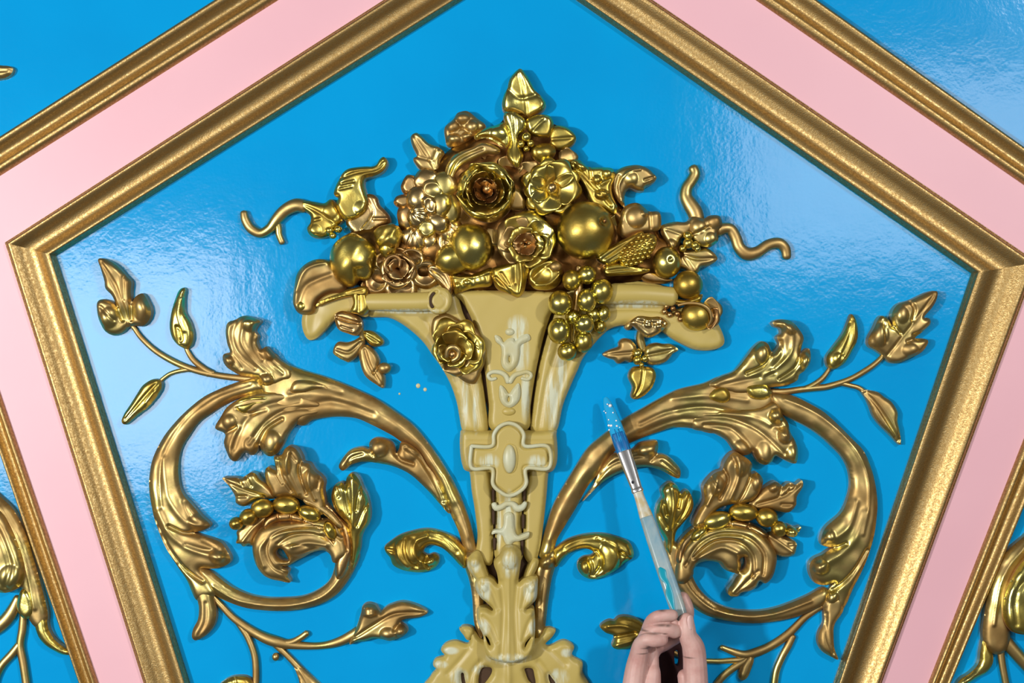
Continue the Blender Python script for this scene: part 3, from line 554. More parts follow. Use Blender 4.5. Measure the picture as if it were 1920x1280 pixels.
R('leaf', '1300,985 1310,958 1321,938 1319,912 1333,892 1344,884 1354,880 1358,866 1368,852 1379,847 1393,855 1404,862 1410,872 1408,888 1420,886 1430,898 1427,915 1413,936 1390,945 1370,946 1345,956 1320,985', 22, 12, z=16, zb=0, parent=Q, und=1.2, step=2.2,
  strokes=[('1380,852 1384,890 1368,935', 4, -6), ('1356,878 1364,900 1350,935', 2.5, 9), ('1408,890 1398,915 1385,940', 2.5, 7), ('1342,892 1338,920 1325,945', 3, -5), ('1372,856 1378,870', 2.5, 5), ('1335,895 1345,915', 2.5, 6)],
  blobs=[(1344, 910, 14, 7, 20), (1388, 875, 12, 5, 18), (1418, 905, 10, 6, 14)], lift=[(1380, 850, 16), (1340, 890, 10), (1425, 895, 8), (1360, 945, 0)])
R('leaf', '1405,945 1416,932 1428,918 1442,908 1452,903 1461,906 1468,912 1476,906 1484,905 1492,908 1503,900 1505,912 1494,930 1492,947 1479,960 1458,958 1438,955 1415,955', 18, 10, z=14, zb=0, parent=Q, und=1.2, step=2.2,
  strokes=[('1500,905 1470,928 1420,945', 3, 5), ('1466,912 1460,928', 2.5, 6), ('1482,908 1478,920', 2.5, 5), ('1490,945 1465,945', 2.5, 5)], blobs=[(1448, 912, 10, 5)], lift=[(1503, 902, 8), (1450, 905, 8), (1420, 945, 0)])
R('leaf', '1436,1000 1452,996 1468,1003 1482,1010 1494,1018 1494,1028 1490,1040 1478,1044 1465,1043 1450,1035 1440,1018', 16, 9, z=8, zb=0, parent=Q, und=1, step=2.2, strokes=[('1440,1002 1465,1020 1488,1036', 3, -4), ('1494,1020 1480,1020', 2.5, 4)])
R('leaf', '1480,985 1492,990 1503,988 1498,998 1488,1005 1475,1003 1470,992', 12, 6, z=24, zb=0, parent=Q, und=.3, mat=BRIGHT, step=2.2)
R('curling_leaf', '1268,1090 1268,1060 1275,1035 1295,1008 1319,993 1345,985 1375,984 1408,988 1430,1002 1446,1020 1457,1042 1454,1068 1447,1085 1436,1094 1425,1090 1420,1100 1408,1108 1392,1112 1384,1119 1370,1118 1366,1108 1374,1095 1380,1084 1384,1077 1372,1073 1360,1068 1350,1056 1330,1052 1312,1056 1302,1066 1300,1080 1285,1095', 28, 18, z=10, zb=0, parent=Q, und=.8, step=2.2,
  holes=['1388,1048 1396,1044 1400,1054 1396,1066 1388,1070 1390,1060'],
  strokes=[('1285,1060 1310,1020 1350,1000 1400,1005 1430,1035 1430,1075', 3, 6), ('1300,1045 1340,1015 1385,1015 1410,1040 1412,1080', 3, 6), ('1290,1050 1330,1008 1390,1005', 4, -3), ('1310,1045 1350,1025 1380,1035', 5, -6), ('1380,1110 1400,1090 1420,1070', 3, 4)],
  lift=[(1390, 1030, 8), (1370, 1112, -2), (1280, 1060, 0), (1450, 1050, 4)])
R('pod_band', '1268,1050 1276,1015 1300,990 1330,975 1370,972 1410,982 1440,1000 1432,1010 1405,998 1370,990 1335,992 1305,1008 1286,1035 1280,1060', 22, 9, z=16, zb=0, parent=Q, und=.6, step=2.2, strokes=[('1330,976 1338,992', 2, 6), ('1370,974 1368,990', 2, 6), ('1405,984 1398,996', 2, 6), ('1300,992 1310,1004', 2, 6)], mat=ROSY)
for (x, y, ru, rv, rt) in ((1310, 1000, 17, 9, -40), (1344, 975, 25, 15, -15), (1394, 960, 25, 15, 5), (1438, 970, 19, 16, 15), (1461, 991, 14, 13, 20), (1484, 997, 11, 9, 20)):
    ball('seed', x, y, ru*1.14, rv*1.14, 33, 17, rt, parent=Q, mat=BRIGHT, nu=20, nv=12, dim=(2, 7, 4, 3))
# upper right sprig
tube('stem', '1446,734 1470,734 1500,730 1530,727 1553,724 1593,711 1625,693 1645,678 1658,664', [6, 6, 6, 6, 6, 5.5, 5.5, 5, 4.5], 6, parent=Q)
tube('stem', '1500,731 1520,724 1542,709 1556,690', [5.5, 5.5, 5, 4], 6, parent=Q)
tube('stem', '1576,718 1592,722 1610,727 1625,738', [5, 4.5, 4.5, 5], 6, parent=Q)
R('bud', '1598,589 1607,602 1610,624 1607,642 1600,656 1586,679 1568,691 1556,690 1551,680 1552,666 1565,648 1582,625 1592,602', 20, 12, z=4, parent=Q, und=.5, step=2.2, mat=BRIGHT, strokes=[('1598,600 1590,640 1572,680', 3, 4)], blobs=[(1572, 672, 12, 4)])
R('leaf', '1756,546 1756,560 1747,577 1733,594 1743,597 1744,608 1727,624 1716,634 1738,636 1739,646 1727,661 1707,671 1686,680 1668,678 1659,668 1643,656 1630,648 1629,634 1640,613 1647,597 1655,592 1667,600 1674,612 1672,589 1683,571 1704,564 1714,560 1722,556 1738,549', 20, 12, z=4, parent=Q, und=1.2, mat=GOLD, step=2.2,
  strokes=[('1750,552 1715,600 1665,665', 3, 4), ('1706,566 1714,580 1710,600', 3, 7), ('1676,612 1688,625', 3, 7), ('1726,624 1712,628', 3, 6), ('1716,634 1700,640', 3, 5), ('1655,600 1660,640', 3, 4)], blobs=[(1650, 628, 15, 7, 22), (1690, 590, 12, 5, 16), (1705, 655, 16, 5, 12)], lift=[(1752, 550, 8), (1650, 600, 6), (1735, 640, 5), (1665, 665, 0)])
R('leaf', '1616,732 1630,732 1648,736 1660,745 1672,753 1684,772 1684,790 1688,808 1690,832 1684,830 1670,815 1657,802 1646,790 1638,778 1633,764 1626,748', 15, 10, z=4, parent=Q, und=.5, step=2.2, strokes=[('1624,736 1652,770 1686,825', 3, 7)])
# lower right sprig
tube('stem', '1540,1136 1522,1148 1506,1160 1478,1188 1446,1210 1416,1223 1394,1227 1370,1220 1352,1213', [6, 6, 6.5, 8, 8.5, 9, 8, 6, 5], 5, parent=Q)
tube('stem', '1487,1192 1478,1210 1466,1232 1455,1260 1450,1300', [6, 7, 7, 7, 7], 5, parent=Q)
tube('stem', '1404,1226 1390,1236 1366,1238 1343,1239 1300,1236 1262,1222 1238,1202 1216,1184', [7, 6, 5.5, 5, 5, 5, 5, 6], 5, parent=Q)
tube('stem', '1410,1228 1394,1240 1372,1254 1350,1274 1335,1298', [7, 7, 7, 7, 7], 5, parent=Q)
R('leaf', '1408,1226 1414,1236 1410,1252 1402,1270 1392,1276 1385,1268 1388,1254 1394,1240', 12, 8, z=2, parent=Q, und=.3)
R('leaf', '1126,1176 1132,1168 1143,1163 1152,1164 1160,1157 1173,1155 1190,1159 1206,1168 1222,1182 1230,1196 1215,1200 1195,1200 1190,1208 1182,1214 1170,1217 1156,1217 1148,1211 1152,1200 1150,1191 1136,1186', 18, 11, z=4, parent=Q, und=.8, mat=BRIGHT, step=2.2,
  strokes=[('1140,1172 1170,1172 1222,1190', 3, -5), ('1152,1193 1190,1186', 3, 6), ('1155,1208 1185,1200', 3, -3)], lift=[(1130, 1175, 4), (1150, 1212, 4), (1165, 1158, 5), (1220, 1190, 0)])
# ---------------------------------------------------------------- gilded bouquet: fruit, flowers and leaves
BQ = 'gilded carved fruit, flowers and leaves heaped in the vase'
t = thing('foliage_bed', 'bed of gilded foliage underneath the fruit and flowers, gap shade put into its dark colour', 'ornament', 960, 450)
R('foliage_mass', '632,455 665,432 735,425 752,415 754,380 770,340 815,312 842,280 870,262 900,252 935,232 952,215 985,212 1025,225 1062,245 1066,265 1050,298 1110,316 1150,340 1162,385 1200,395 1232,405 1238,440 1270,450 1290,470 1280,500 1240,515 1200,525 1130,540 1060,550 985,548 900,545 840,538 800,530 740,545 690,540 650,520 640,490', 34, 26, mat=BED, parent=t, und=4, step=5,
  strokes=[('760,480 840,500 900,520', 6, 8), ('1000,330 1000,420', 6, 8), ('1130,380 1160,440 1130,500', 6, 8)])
# top pair of leaves
t = thing('pointed_leaf', 'broad pointed gilded leaf standing at the very top of the bouquet', 'leaf', 983, 215, group=None)
R('leaf_blade', '974,129 985,138 995,154 1003,169 1016,182 1023,195 1017,207 1000,216 989,221 977,215 960,209 946,208 942,195 945,178 952,164 957,146', 16, 9, z=12, zb=0, mat=BRIGHT, parent=t, und=1.2, step=2, strokes=[('974,140 984,180 988,218', 3, 3), ('954,170 975,185 1008,178', 4, 3)], lift=[(974, 130, 6), (1020, 195, 6), (945, 195, 4), (988, 215, 0)])
t = thing('lance_leaf', 'narrow gilded leaf hanging just below the top leaf', 'leaf', 967, 260)
R('leaf_blade', '946,211 957,208 968,211 985,225 984,243 972,257 977,278 981,292 974,310 966,313 952,298 951,282 957,266 952,243 946,227', 16, 9, z=34, zb=16, mat=BRIGHT, parent=t, und=1, step=2, strokes=[('964,214 966,260 968,308', 3, 3)], lift=[(966, 210, 0), (967, 262, -4), (972, 305, 8)])
t = thing('side_leaf_cup', 'cupped gilded leaf on the left of the narrow hanging leaf', 'leaf', 925, 250)
R('leaf_blade', '946,229 930,234 910,240 890,252 893,262 908,258 918,262 932,271 946,280 957,270 956,248', 16, 9, z=26, zb=10, mat=BRIGHT, parent=t, und=1, step=2, blobs=[(935, 250, 16, 5, 14)], strokes=[('900,256 922,258 946,274', 2.5, 5)])
t = thing('three_petal_blossom', 'gilded blossom with three broad petals and a beaded eye, upper right of the bouquet top', 'flower', 1000, 268)
R('petal', '986,226 998,218 1013,214 1031,217 1038,233 1030,256 1008,257 990,247', 18, 10, z=26, zb=10, mat=BRIGHT, parent=t, und=1, step=2, strokes=[('995,250 1020,225', 3, 3)])
R('petal', '1039,236 1060,237 1076,249 1080,260 1070,274 1052,281 1034,276 1028,256', 16, 10, z=22, zb=6, mat=BRIGHT, parent=t, und=1, step=2, strokes=[('1028,262 1074,258', 3, 3)])
R('petal', '997,276 1016,268 1036,270 1042,286 1026,304 1008,302 996,290', 18, 10, z=30, zb=10, mat=BRIGHT, parent=t, und=1, step=2, blobs=[(1020, 285, 16, 5, 12)])
for x, y, r in ((987, 257, 9), (977, 270, 7), (995, 269, 7), (987, 279, 6)): ball('bead', x, y, r, r, 46, r, parent=t, nu=16, nv=10)
t = thing('small_blossom', 'small lumpy gilded blossom at the upper left edge of the bouquet', 'flower', 868, 245)
R('flower_head', '863,209 877,208 894,221 910,234 903,246 888,257 867,270 851,274 839,272 835,258 834,238 850,223 856,213', 14, 10, z=14, zb=0, mat=GOLD, parent=t, und=1.5, step=2, blobs=[(868, 222, 14, 8, 11), (850, 238, 12, 7), (885, 238, 13, 7), (852, 260, 13, 7, 10), (876, 256, 12, 7, 8)], strokes=[('866,240 845,250', 2, 4), ('866,240 880,248', 2, 4), ('866,240 858,228', 2, 4)])
t = thing('lobed_leaf', 'matt gilded three-lobed leaf at the upper left of the bouquet, under the small blossom', 'leaf', 805, 290)
R('leaf_blade', '780,249 790,255 803,268 823,276 833,287 826,300 823,320 805,322 788,317 778,305 775,297 782,291 774,274 770,257', 14, 9, z=14, zb=0, mat=GOLD, parent=t, und=1.2, step=2, strokes=[('778,256 800,290 815,316', 3, 4), ('785,295 805,300', 3, 3), ('820,280 812,300', 3, 3)], lift=[(775, 252, 6), (820, 310, 0), (780, 300, 4)])
t = thing('arching_leaf', 'long gilded leaf arching over the upper left of the big rose', 'leaf', 870, 300)
R('leaf_blade', '835,345 834,322 840,305 852,291 868,282 885,276 900,268 920,270 938,281 930,290 912,290 890,300 872,308 856,322 848,340 840,352', 18, 8, z=32, zb=8, mat=GOLD, parent=t, und=.8, step=2, strokes=[('842,335 862,300 905,280', 3, 4)], lift=[(840, 340, -4), (900, 275, 6), (870, 300, 4)])
# big rose
t = thing('rose', 'large full-blown gilded rose at the upper middle of the bouquet', 'flower', 912, 354)
R('outer_petals', '906,302 925,304 944,312 958,328 966,350 964,374 954,394 938,408 916,415 894,410 874,398 862,380 857,356 861,332 874,314 890,305', 88, 36, z=4, zb=10, mat=BRIGHT, parent=t, und=2, step=2, blobs=[(913, 358, 40, -50)],
  strokes=[('868,326 882,322 900,326 920,320 938,326', 2.6, 7), ('874,330 872,352 876,380 888,400', 2.6, 8), ('890,398 908,404 928,398 944,380', 2.6, 7), ('946,322 954,344 952,370 942,388', 2.4, 6), ('936,318 946,340 946,364', 2, 5), ('880,392 868,372', 2.4, 5), ('900,308 896,322', 2.2, 5), ('930,308 928,322', 2.2, 5), ('902,412 900,396', 2, 4)])
rosette(t, 910, 358, [(4, 8, 46, 40, 50, 98, 12, 10, 3, 25, BRIGHT), (3, 5, 38, 34, 58, 104, 11, 4, 3, 70, BRIGHT), (3, 4, 30, 26, 62, 106, 9, 0, 3, 10, BRIGHT), (4, 3, 21, 18, 64, 102, 7, -3, 2, 50, ROSY), (3, 2, 15, 12, 64, 92, 5, -3, 1, 30, ROSY)], jit=.14)
ball('rose_heart', 914, 354, 10, 10, 78, 10, parent=t, mat=ROSY, nu=16, nv=10)
# carnation
t = thing('ruffled_flower', 'tall ruffled reddish gilded flower left of the big rose, made of many folded petals', 'flower', 805, 400)
for (x, y, ru, rv, rot, z, mt, vn, dn) in (
    (768, 346, 16, 19, 20, 22, ROSY, 3, 0), (798, 336, 26, 20, -20, 26, ROSY, 2, 3), (832, 348, 24, 28, 20, 30, GOLD, 3, 3), (757, 376, 19, 13, -10, 22, ROSY, 2, 0), (764, 405, 20, 26, 10, 20, ROSY, 3, 3),
    (842, 392, 22, 30, 0, 28, GOLD, 4, 3), (846, 432, 26, 24, 60, 24, ROSY, 6, 3), (776, 445, 24, 26, 90, 24, ROSY, 6, 3), (806, 452, 24, 16, 90, 18, ROSY, 4, 3), (836, 458, 24, 18, 70, 22, ROSY, 5, 0),
    (784, 372, 22, 26, 10, 32, ROSY, 0, 4), (812, 356, 24, 18, 40, 36, GOLD, 0, -4), (826, 384, 20, 26, 10, 38, GOLD, 0, 4), (786, 402, 22, 27, 20, 36, ROSY, 5, 5), (806, 384, 13, 20, -30, 46, ROSY, 0, -4),
    (822, 416, 24, 18, 40, 38, ROSY, 0, 3), (800, 428, 17, 18, 90, 38, GOLD, 0, -3)):
    lobe(t, x, y, ru, rv, z, 17, rot, mat=mt, dent=dn, veins=3 if vn > 4 else 0)
t = thing('five_petal_flower', 'gilded flower with five cupped petals and a round knob, right of the big rose', 'flower', 1036, 352)
for a, r1, wd_ in ((-62, 60, 29), (8, 58, 31), (112, 56, 30), (170, 52, 26), (228, 52, 27)):
    petal('petal', 1034, 351, a, 4, r1, wd_, 56, 72, 14, 9, .6, BRIGHT, t)
for a in (-25, 60, 140, 198, 262): petal('sepal', 1034, 351, a, 10, 60, 24, 42, 58, 8, 8, .5, BRIGHT, t)
ball('knob', 1035, 352, 10, 11, 68, 11, parent=t, mat=ROSY, nu=18, nv=12)
t = thing('crinkled_leaf', 'crinkled gilded leaf behind the apple, upper right of the bouquet', 'leaf', 1118, 345)
R('leaf_blade', '1062,302 1074,298 1088,300 1103,312 1125,313 1148,315 1153,330 1147,350 1150,370 1158,388 1152,402 1138,396 1110,384 1095,355 1078,325', 22, 10, z=26, zb=8, mat=BRIGHT, parent=t, und=1.6, step=2, strokes=[('1075,308 1105,340 1145,385', 3, 5), ('1105,314 1108,335', 2.5, 5), ('1150,332 1128,345', 3, 4)], blobs=[(1120, 337, 9, 6), (1138, 326, 11, 6), (1128, 365, 14, 8, 10), (1090, 312, 13, 6, 9)])
t = thing('curled_leaf', 'hook-shaped curled gilded leaf standing free at the upper right of the bouquet', 'leaf', 1185, 345)
R('leaf_blade', '1171,388 1158,375 1150,360 1146,343 1151,325 1168,313 1194,309 1213,315 1225,325 1231,334 1222,344 1210,350 1207,357 1196,357 1181,352 1173,360 1171,374', 20, 12, z=14, zb=0, mat=GOLD, parent=t, und=.7, step=2, strokes=[('1166,380 1160,350 1175,325 1200,318', 2.5, -4), ('1160,330 1156,350 1163,372', 2.5, 4), ('1208,338 1226,332', 2, 5)], blobs=[(1182, 335, 14, 5)], lift=[(1220, 330, 6), (1165, 385, 0)])
# apple
t = thing('apple', 'large smooth gilded apple, right of the middle of the bouquet', 'fruit', 1098, 430)
ball('apple_body', 1097, 432, 54, 55, 50, 50, mat=BRIGHT, parent=t, dim=(37, -16, 9, 11), nu=72, nv=48, grooves=((200, .02, .5),), lump=.006)
ball('calyx', 1134, 414, 4, 5, 83, 5, mat=ROSY, parent=t, nu=10, nv=8)
t = thing('cupped_petal', 'rounded gilded petal with a single dent, upper right beside the apple', 'flower', 1203, 410)
R('petal', '1167,395 1178,383 1196,380 1210,390 1218,396 1234,396 1240,406 1238,428 1222,434 1195,438 1168,446 1160,425', 18, 12, z=24, zb=6, mat=GOLD, parent=t, und=.8, step=2, blobs=[(1193, 408, 20, 9), (1208, 400, 7, 4)], strokes=[('1218,398 1220,428', 2.5, 5)])
# cob
t = thing('corn_cob', 'short gilded corn cob in its husk, right of the apple', 'fruit', 1175, 478)
R('husk', '1118,484 1132,468 1150,458 1175,446 1200,434 1208,438 1196,456 1178,474 1158,490 1136,496', 22, 10, z=34, zb=14, mat=BRIGHT, parent=t, und=.8, step=2, strokes=[('1130,486 1165,462 1200,440', 3, 4), ('1140,490 1175,468', 2, 3)])
R('husk', '1132,500 1145,494 1165,492 1190,498 1214,502 1218,508 1196,514 1160,516 1136,516', 20, 9, z=30, zb=14, mat=BRIGHT, parent=t, und=.8, step=2, strokes=[('1138,508 1175,504 1210,507', 2.5, 4)])
ball('cob', 1196, 468, 42, 23, 44, 22, -38, mat=BRIGHT, parent=t, nu=28, nv=18)
for i in range(-4, 6):
    for j in range(-2, 3):
        a = i*8.2-1; b_ = j*8.6+(4.3 if i % 2 else 0)
        if (a/42)**2+(b_/24)**2 > .86: continue
        c_, s_ = math.cos(math.radians(-38)), math.sin(math.radians(-38))
        hh = 44+21*math.sqrt(max(.05, 1-(a/42)**2-(b_/24)**2))
        ball('kernel', 1196+a*c_-b_*s_, 468+a*s_+b_*c_, 4.6, 4.6, hh, 4.5, mat=BRIGHT, parent=t, nu=10, nv=8)
t = thing('plum', 'round gilded plum with a ringed hole, right end of the bouquet', 'fruit', 1251, 492)
ball('plum_body', 1250, 492, 27, 30, 32, 26, mat=BRIGHT, parent=t, dim=(5, -5, 4, 6), nu=40, nv=26)
R('under_petal', '1178,500 1200,505 1226,508 1250,520 1262,524 1250,530 1225,530 1205,524', 14, 8, z=14, zb=4, mat=ROSY, parent=t, und=.5, step=2)
# right flower group with tendrils
t = thing('beaded_blossom', 'gilded four-petal blossom with a beaded eye and two wavy tendrils, far right of the bouquet', 'flower', 1300, 452)
R('petal', '1240,424 1252,418 1267,415 1284,416 1296,413 1300,428 1290,440 1278,448 1272,464 1258,470 1250,455 1242,440', 18, 10, z=16, zb=0, mat=GOLD, parent=t, und=1, step=2, blobs=[(1258, 460, 12, 6)], strokes=[('1250,430 1280,440', 3, 3)])
R('petal', '1293,412 1300,405 1321,409 1334,403 1350,405 1355,422 1346,434 1347,451 1330,462 1309,459 1295,445 1290,425', 18, 10, z=18, zb=0, mat=GOLD, parent=t, und=1, step=2, blobs=[(1340, 415, 14, 6), (1310, 425, 14, 5), (1333, 448, 13, 5)], strokes=[('1300,440 1330,425', 2.5, 4)])
R('petal', '1275,474 1290,468 1309,466 1329,466 1346,484 1330,497 1316,500 1310,510 1298,512 1284,505 1272,501 1270,486', 16, 10, z=14, zb=0, mat=GOLD, parent=t, und=1, step=2, strokes=[('1280,476 1305,485 1340,484', 3, 4), ('1282,480 1298,506', 3, 4)])
for x, y, r in ((1290, 442, 9), (1290, 456, 10), (1303, 460, 8), (1280, 466, 7), (1308, 466, 6)): ball('bead', x, y, r, r, 36, r, parent=t, nu=16, nv=10)
tube('tendril', [(1299, 314, 8), (1303, 326, 9), (1296, 340, 9), (1288, 352, 9), (1286, 368, 10), (1293, 383, 12), (1302, 398, 14), (1306, 412, 16)], [9, 10.5, 10.5, 11, 12, 14, 15, 14], 8, parent=t)
tube('tendril', [(1345, 432, 14), (1358, 428, 12), (1370, 430, 10), (1379, 445, 9), (1386, 464, 9), (1401, 476, 9), (1421, 472, 9), (1441, 459, 9), (1460, 456, 9), (1472, 466, 8), (1475, 482, 8)], [13, 10.5, 10.5, 11, 11.5, 12.5, 11, 10.5, 10.5, 10, 8.5], 8, parent=t)
t = thing('pomegranate', 'round gilded pomegranate hanging over the right rim of the vase', 'fruit', 1290, 535)
ball('fruit_body', 1290, 534, 28, 27, 34, 26, mat=BRIGHT, parent=t, nu=36, nv=24)
R('collar_leaf', '1256,556 1270,560 1290,562 1308,554 1318,552 1312,566 1290,570 1268,570', 14, 6, z=30, zb=10, mat=BRIGHT, parent=t, und=.3, step=2)
t = thing('seed_pod', 'plump gilded pod with a lip-like husk at the lower right of the vase rim', 'fruit', 1310, 593)
ball('pod_body', 1306, 592, 30, 28, 30, 24, 15, mat=BRIGHT, parent=t, nu=36, nv=24)
petal('husk', 1318, 585, -10, 2, 38, 26, 26, 34, 6, 4, .5, GOLD, t)
petal('husk', 1322, 592, 20, 2, 30, 22, 30, 44, 8, 6, .5, ROSY, t)
tube('husk_rim', [(1272, 572, 42), (1290, 568, 46), (1312, 570, 50), (1328, 580, 50), (1334, 598, 46), (1328, 612, 38)], 3, 44, parent=t)
for x, y in ((1246, 584), (1256, 590), (1262, 578), (1270, 588), (1276, 598), (1250, 574)): ball('bead', x, y, 6, 6, 30, 6, parent=t, mat=ROSY, nu=12, nv=8)
# hanging pendant flower right
t = thing('pendant_sprig', 'gilded three-leaf sprig hanging below the right rim of the vase', 'leaf', 1201, 660)
R('calyx', '1180,606 1190,596 1200,592 1220,594 1238,594 1252,606 1244,618 1230,628 1215,632 1200,622 1190,612', 14, 8, z=28, zb=10, mat=ROSY, parent=t, und=1.4, step=2, strokes=[('1195,600 1220,606 1245,606', 3, 4)], blobs=[(1215, 606, 9, 5), (1236, 610, 8, 4)])
R('calyx', '1172,612 1182,598 1192,594 1190,606 1180,618', 10, 6, z=16, zb=0, mat=GOLD, parent=t, und=.3, step=2)
tube('stem', [(1202, 618, 20), (1200, 632, 14), (1203, 646, 12), (1206, 658, 12)], [7, 8, 8, 6], 12, parent=t)
R('leaf_blade', '1131,664 1144,656 1160,650 1161,642 1168,635 1182,637 1193,650 1190,664 1184,678 1172,676 1160,681 1152,674 1140,670', 14, 9, z=8, zb=0, mat=GOLD, parent=t, und=.8, step=2, strokes=[('1140,664 1190,660', 2.5, 4)], lift=[(1135, 664, 3), (1165, 638, 3)])
R('leaf_blade', '1208,656 1216,647 1230,643 1244,645 1256,645 1266,650 1272,656 1262,662 1258,668 1248,678 1232,683 1218,682 1210,672', 14, 9, z=8, zb=0, mat=GOLD, parent=t, und=.8, step=2, strokes=[('1212,666 1240,660 1266,654', 2.5, 4)], lift=[(1268, 655, 3)])
R('leaf_blade', '1186,690 1203,687 1224,691 1230,704 1224,724 1214,736 1205,743 1191,748 1184,742 1187,725 1179,706', 14, 9, z=8, zb=0, mat=BRIGHT, parent=t, und=.8, step=2, strokes=[('1206,690 1202,720 1190,744', 2.5, 4)], lift=[(1190, 746, 4)])
for x, y, r in ((1195, 662, 9), (1195, 675, 9), (1209, 672, 7), (1203, 684, 5)): ball('bead', x, y, r, r, 22, r, parent=t, nu=16, nv=10)
# grapes
t = thing('grape_bunch', 'bunch of plump gilded grapes spilling over the front right of the vase', 'fruit', 1080, 590)
for x, y, ru, rv, h in ((1100, 515, 18, 18, 58), (1128, 546, 22, 24, 56), (1072, 525, 18, 20, 62), (1100, 563, 19, 22, 66), (1050, 568, 23, 24, 64), (1131, 588, 14, 16, 38),
                        (1095, 607, 19, 19, 60), (1048, 620, 21, 25, 58), (1094, 640, 18, 21, 46), (1063, 659, 18, 18, 48), (1074, 594, 15, 15, 42), (1112, 590, 14, 15, 36), (1125, 612, 12, 13, 30)):
    ball('grape', x, y, ru, rv, h, (ru+rv)/2, mat=BRIGHT, parent=t, nu=28, nv=18)
tube('stem', [(1085, 500, 40), (1085, 540, 44), (1078, 590, 40), (1076, 640, 30)], [6, 8, 7, 5], 40, parent=t, mat=ROSY)
# left apple / peach
t = thing('peach', 'round creased gilded peach at the left side of the bouquet', 'fruit', 662, 487)
ball('peach_body', 662, 487, 45, 50, 36, 40, mat=BRIGHT, parent=t, grooves=((70, .18, .22),), dim=(16, 24, 10, 12), nu=64, nv=40, lump=.02)
t = thing('pear', 'small lumpy gilded pear between the peach and the ruffled flower', 'fruit', 729, 448)
ball('pear_body', 729, 443, 27, 25, 40, 25, mat=BRIGHT, parent=t, nu=36, nv=24, lump=.05)
ball('pear_neck', 727, 464, 17, 20, 38, 17, mat=BRIGHT, parent=t, nu=28, nv=18)
# lower left open rose
t = thing('open_rose', 'flat open reddish gilded rose resting on the left rim of the vase', 'flower', 745, 508)
for (x, y, ru, rv, rot, z) in ((752, 540, 32, 26, 0, 24), (706, 526, 26, 28, 20, 24), (797, 514, 30, 28, -20, 24), (722, 490, 24, 22, 0, 24), (772, 484, 28, 22, 20, 24), (745, 478, 24, 18, 0, 22)):
    lobe(t, x, y, ru, rv, z, 15, rot, dent=-7)
for ang, r1, wd_ in ((95, 38, 28), (170, 34, 24), (20, 38, 24), (-70, 32, 24), (-130, 30, 22), (55, 34, 22)):
    petal('petal', 746, 504, ang, 2, r1, wd_, 46, 62, 10, 5, .3, ROSY, t)
for ang, r1, wd_ in ((120, 22, 18), (0, 22, 16), (-110, 20, 16)):
    petal('petal', 746, 503, ang, 2, r1, wd_, 54, 68, 7, 2, .3, ROSY, t)
tube('petal_scroll', [(728, 510, 66), (722, 498, 68), (728, 484, 68), (740, 480, 66), (750, 488, 64), (749, 500, 62)], [3.5, 4, 4, 4, 4, 3.5], 66, mat=ROSY, parent=t)
tube('petal_scroll', [(735, 508, 64), (732, 498, 66), (738, 492, 64)], [3, 3.5, 3], 64, mat=ROSY, parent=t)
tube('petal_scroll', [(756, 480, 60), (768, 488, 64), (776, 500, 62), (766, 512, 60)], [3.5, 4, 4, 3], 62, mat=ROSY, parent=t)
# big leaf far left
t = thing('broad_leaf', 'broad rounded gilded leaf at the far left of the bouquet, over the rim flap', 'leaf', 598, 530)
R('leaf_blade', '549,562 552,536 557,513 571,496 592,486 614,488 628,500 640,520 650,536 640,548 618,550 600,560 592,572 588,586 574,590 560,587 552,576', 22, 12, z=16, zb=2, mat=GOLD, parent=t, und=1, step=2.2, strokes=[('560,570 575,535 620,515', 5, 4), ('556,545 575,505 612,492', 3, -3)], lift=[(560, 520, 6), (630, 530, 4)])
ball('bead', 567, 574, 11, 12, 34, 11, parent=t, nu=18, nv=12); ball('bead', 583, 568, 9, 8, 34, 8, parent=t, nu=14, nv=10, mat=GOLD)
R('ribbon', '592,574 600,564 618,556 640,548 662,540 684,536 690,546 684,556 668,554 640,558 616,566', 12, 6, z=36, zb=16, mat=BRIGHT, parent=t, und=.5, step=2, strokes=[('600,568 640,552 680,545', 2, 3)])
t = thing('hanging_sprig', 'gilded sprig of small leaves and one berry hanging below the left rim of the vase', 'leaf', 676, 620)
R('ribbon', '660,548 682,541 690,560 692,578 681,590 668,588 656,584 662,568', 14, 8, z=32, zb=14, mat=BRIGHT, parent=t, und=.8, step=2, strokes=[('672,548 672,582', 2.5, 4)])
R('leaf_blade', '627,592 638,583 650,584 662,588 675,598 678,614 667,628 650,624 633,616', 14, 8, z=28, zb=8, mat=ROSY, parent=t, und=1.2, step=2, strokes=[('630,594 655,602 676,606', 2.5, 6), ('640,612 660,618', 2.5, 3)])
tube('stem', [(676, 612, 20), (679, 630, 14), (678, 646, 12), (672, 662, 12)], [5, 5.5, 6, 4], 14, parent=t)
R('leaf_blade', '624,660 632,642 650,642 664,638 676,632 682,642 676,656 668,668 655,678 646,676 634,670', 13, 8, z=8, zb=0, mat=GOLD, parent=t, und=.8, step=2, strokes=[('632,655 655,660 676,642', 2.5, 4)], lift=[(630, 660, 3)])
R('leaf_blade', '680,622 692,620 703,624 717,637 716,646 700,649 688,640', 13, 7, z=8, zb=0, mat=BRIGHT, parent=t, und=.5, step=2, strokes=[('684,626 712,643', 2, 4)])
R('leaf_blade', '672,656 680,648 690,648 703,660 711,676 709,688 718,700 721,712 718,727 703,719 690,710 682,700 676,683', 14, 9, z=8, zb=0, mat=GOLD, parent=t, und=.8, step=2, strokes=[('684,655 694,685 716,722', 2.5, 5), ('708,690 700,700', 2.5, 4)], lift=[(718, 724, 3)])
ball('berry', 721, 690, 13, 11, 18, 11, parent=t, mat=GOLD, nu=20, nv=14)
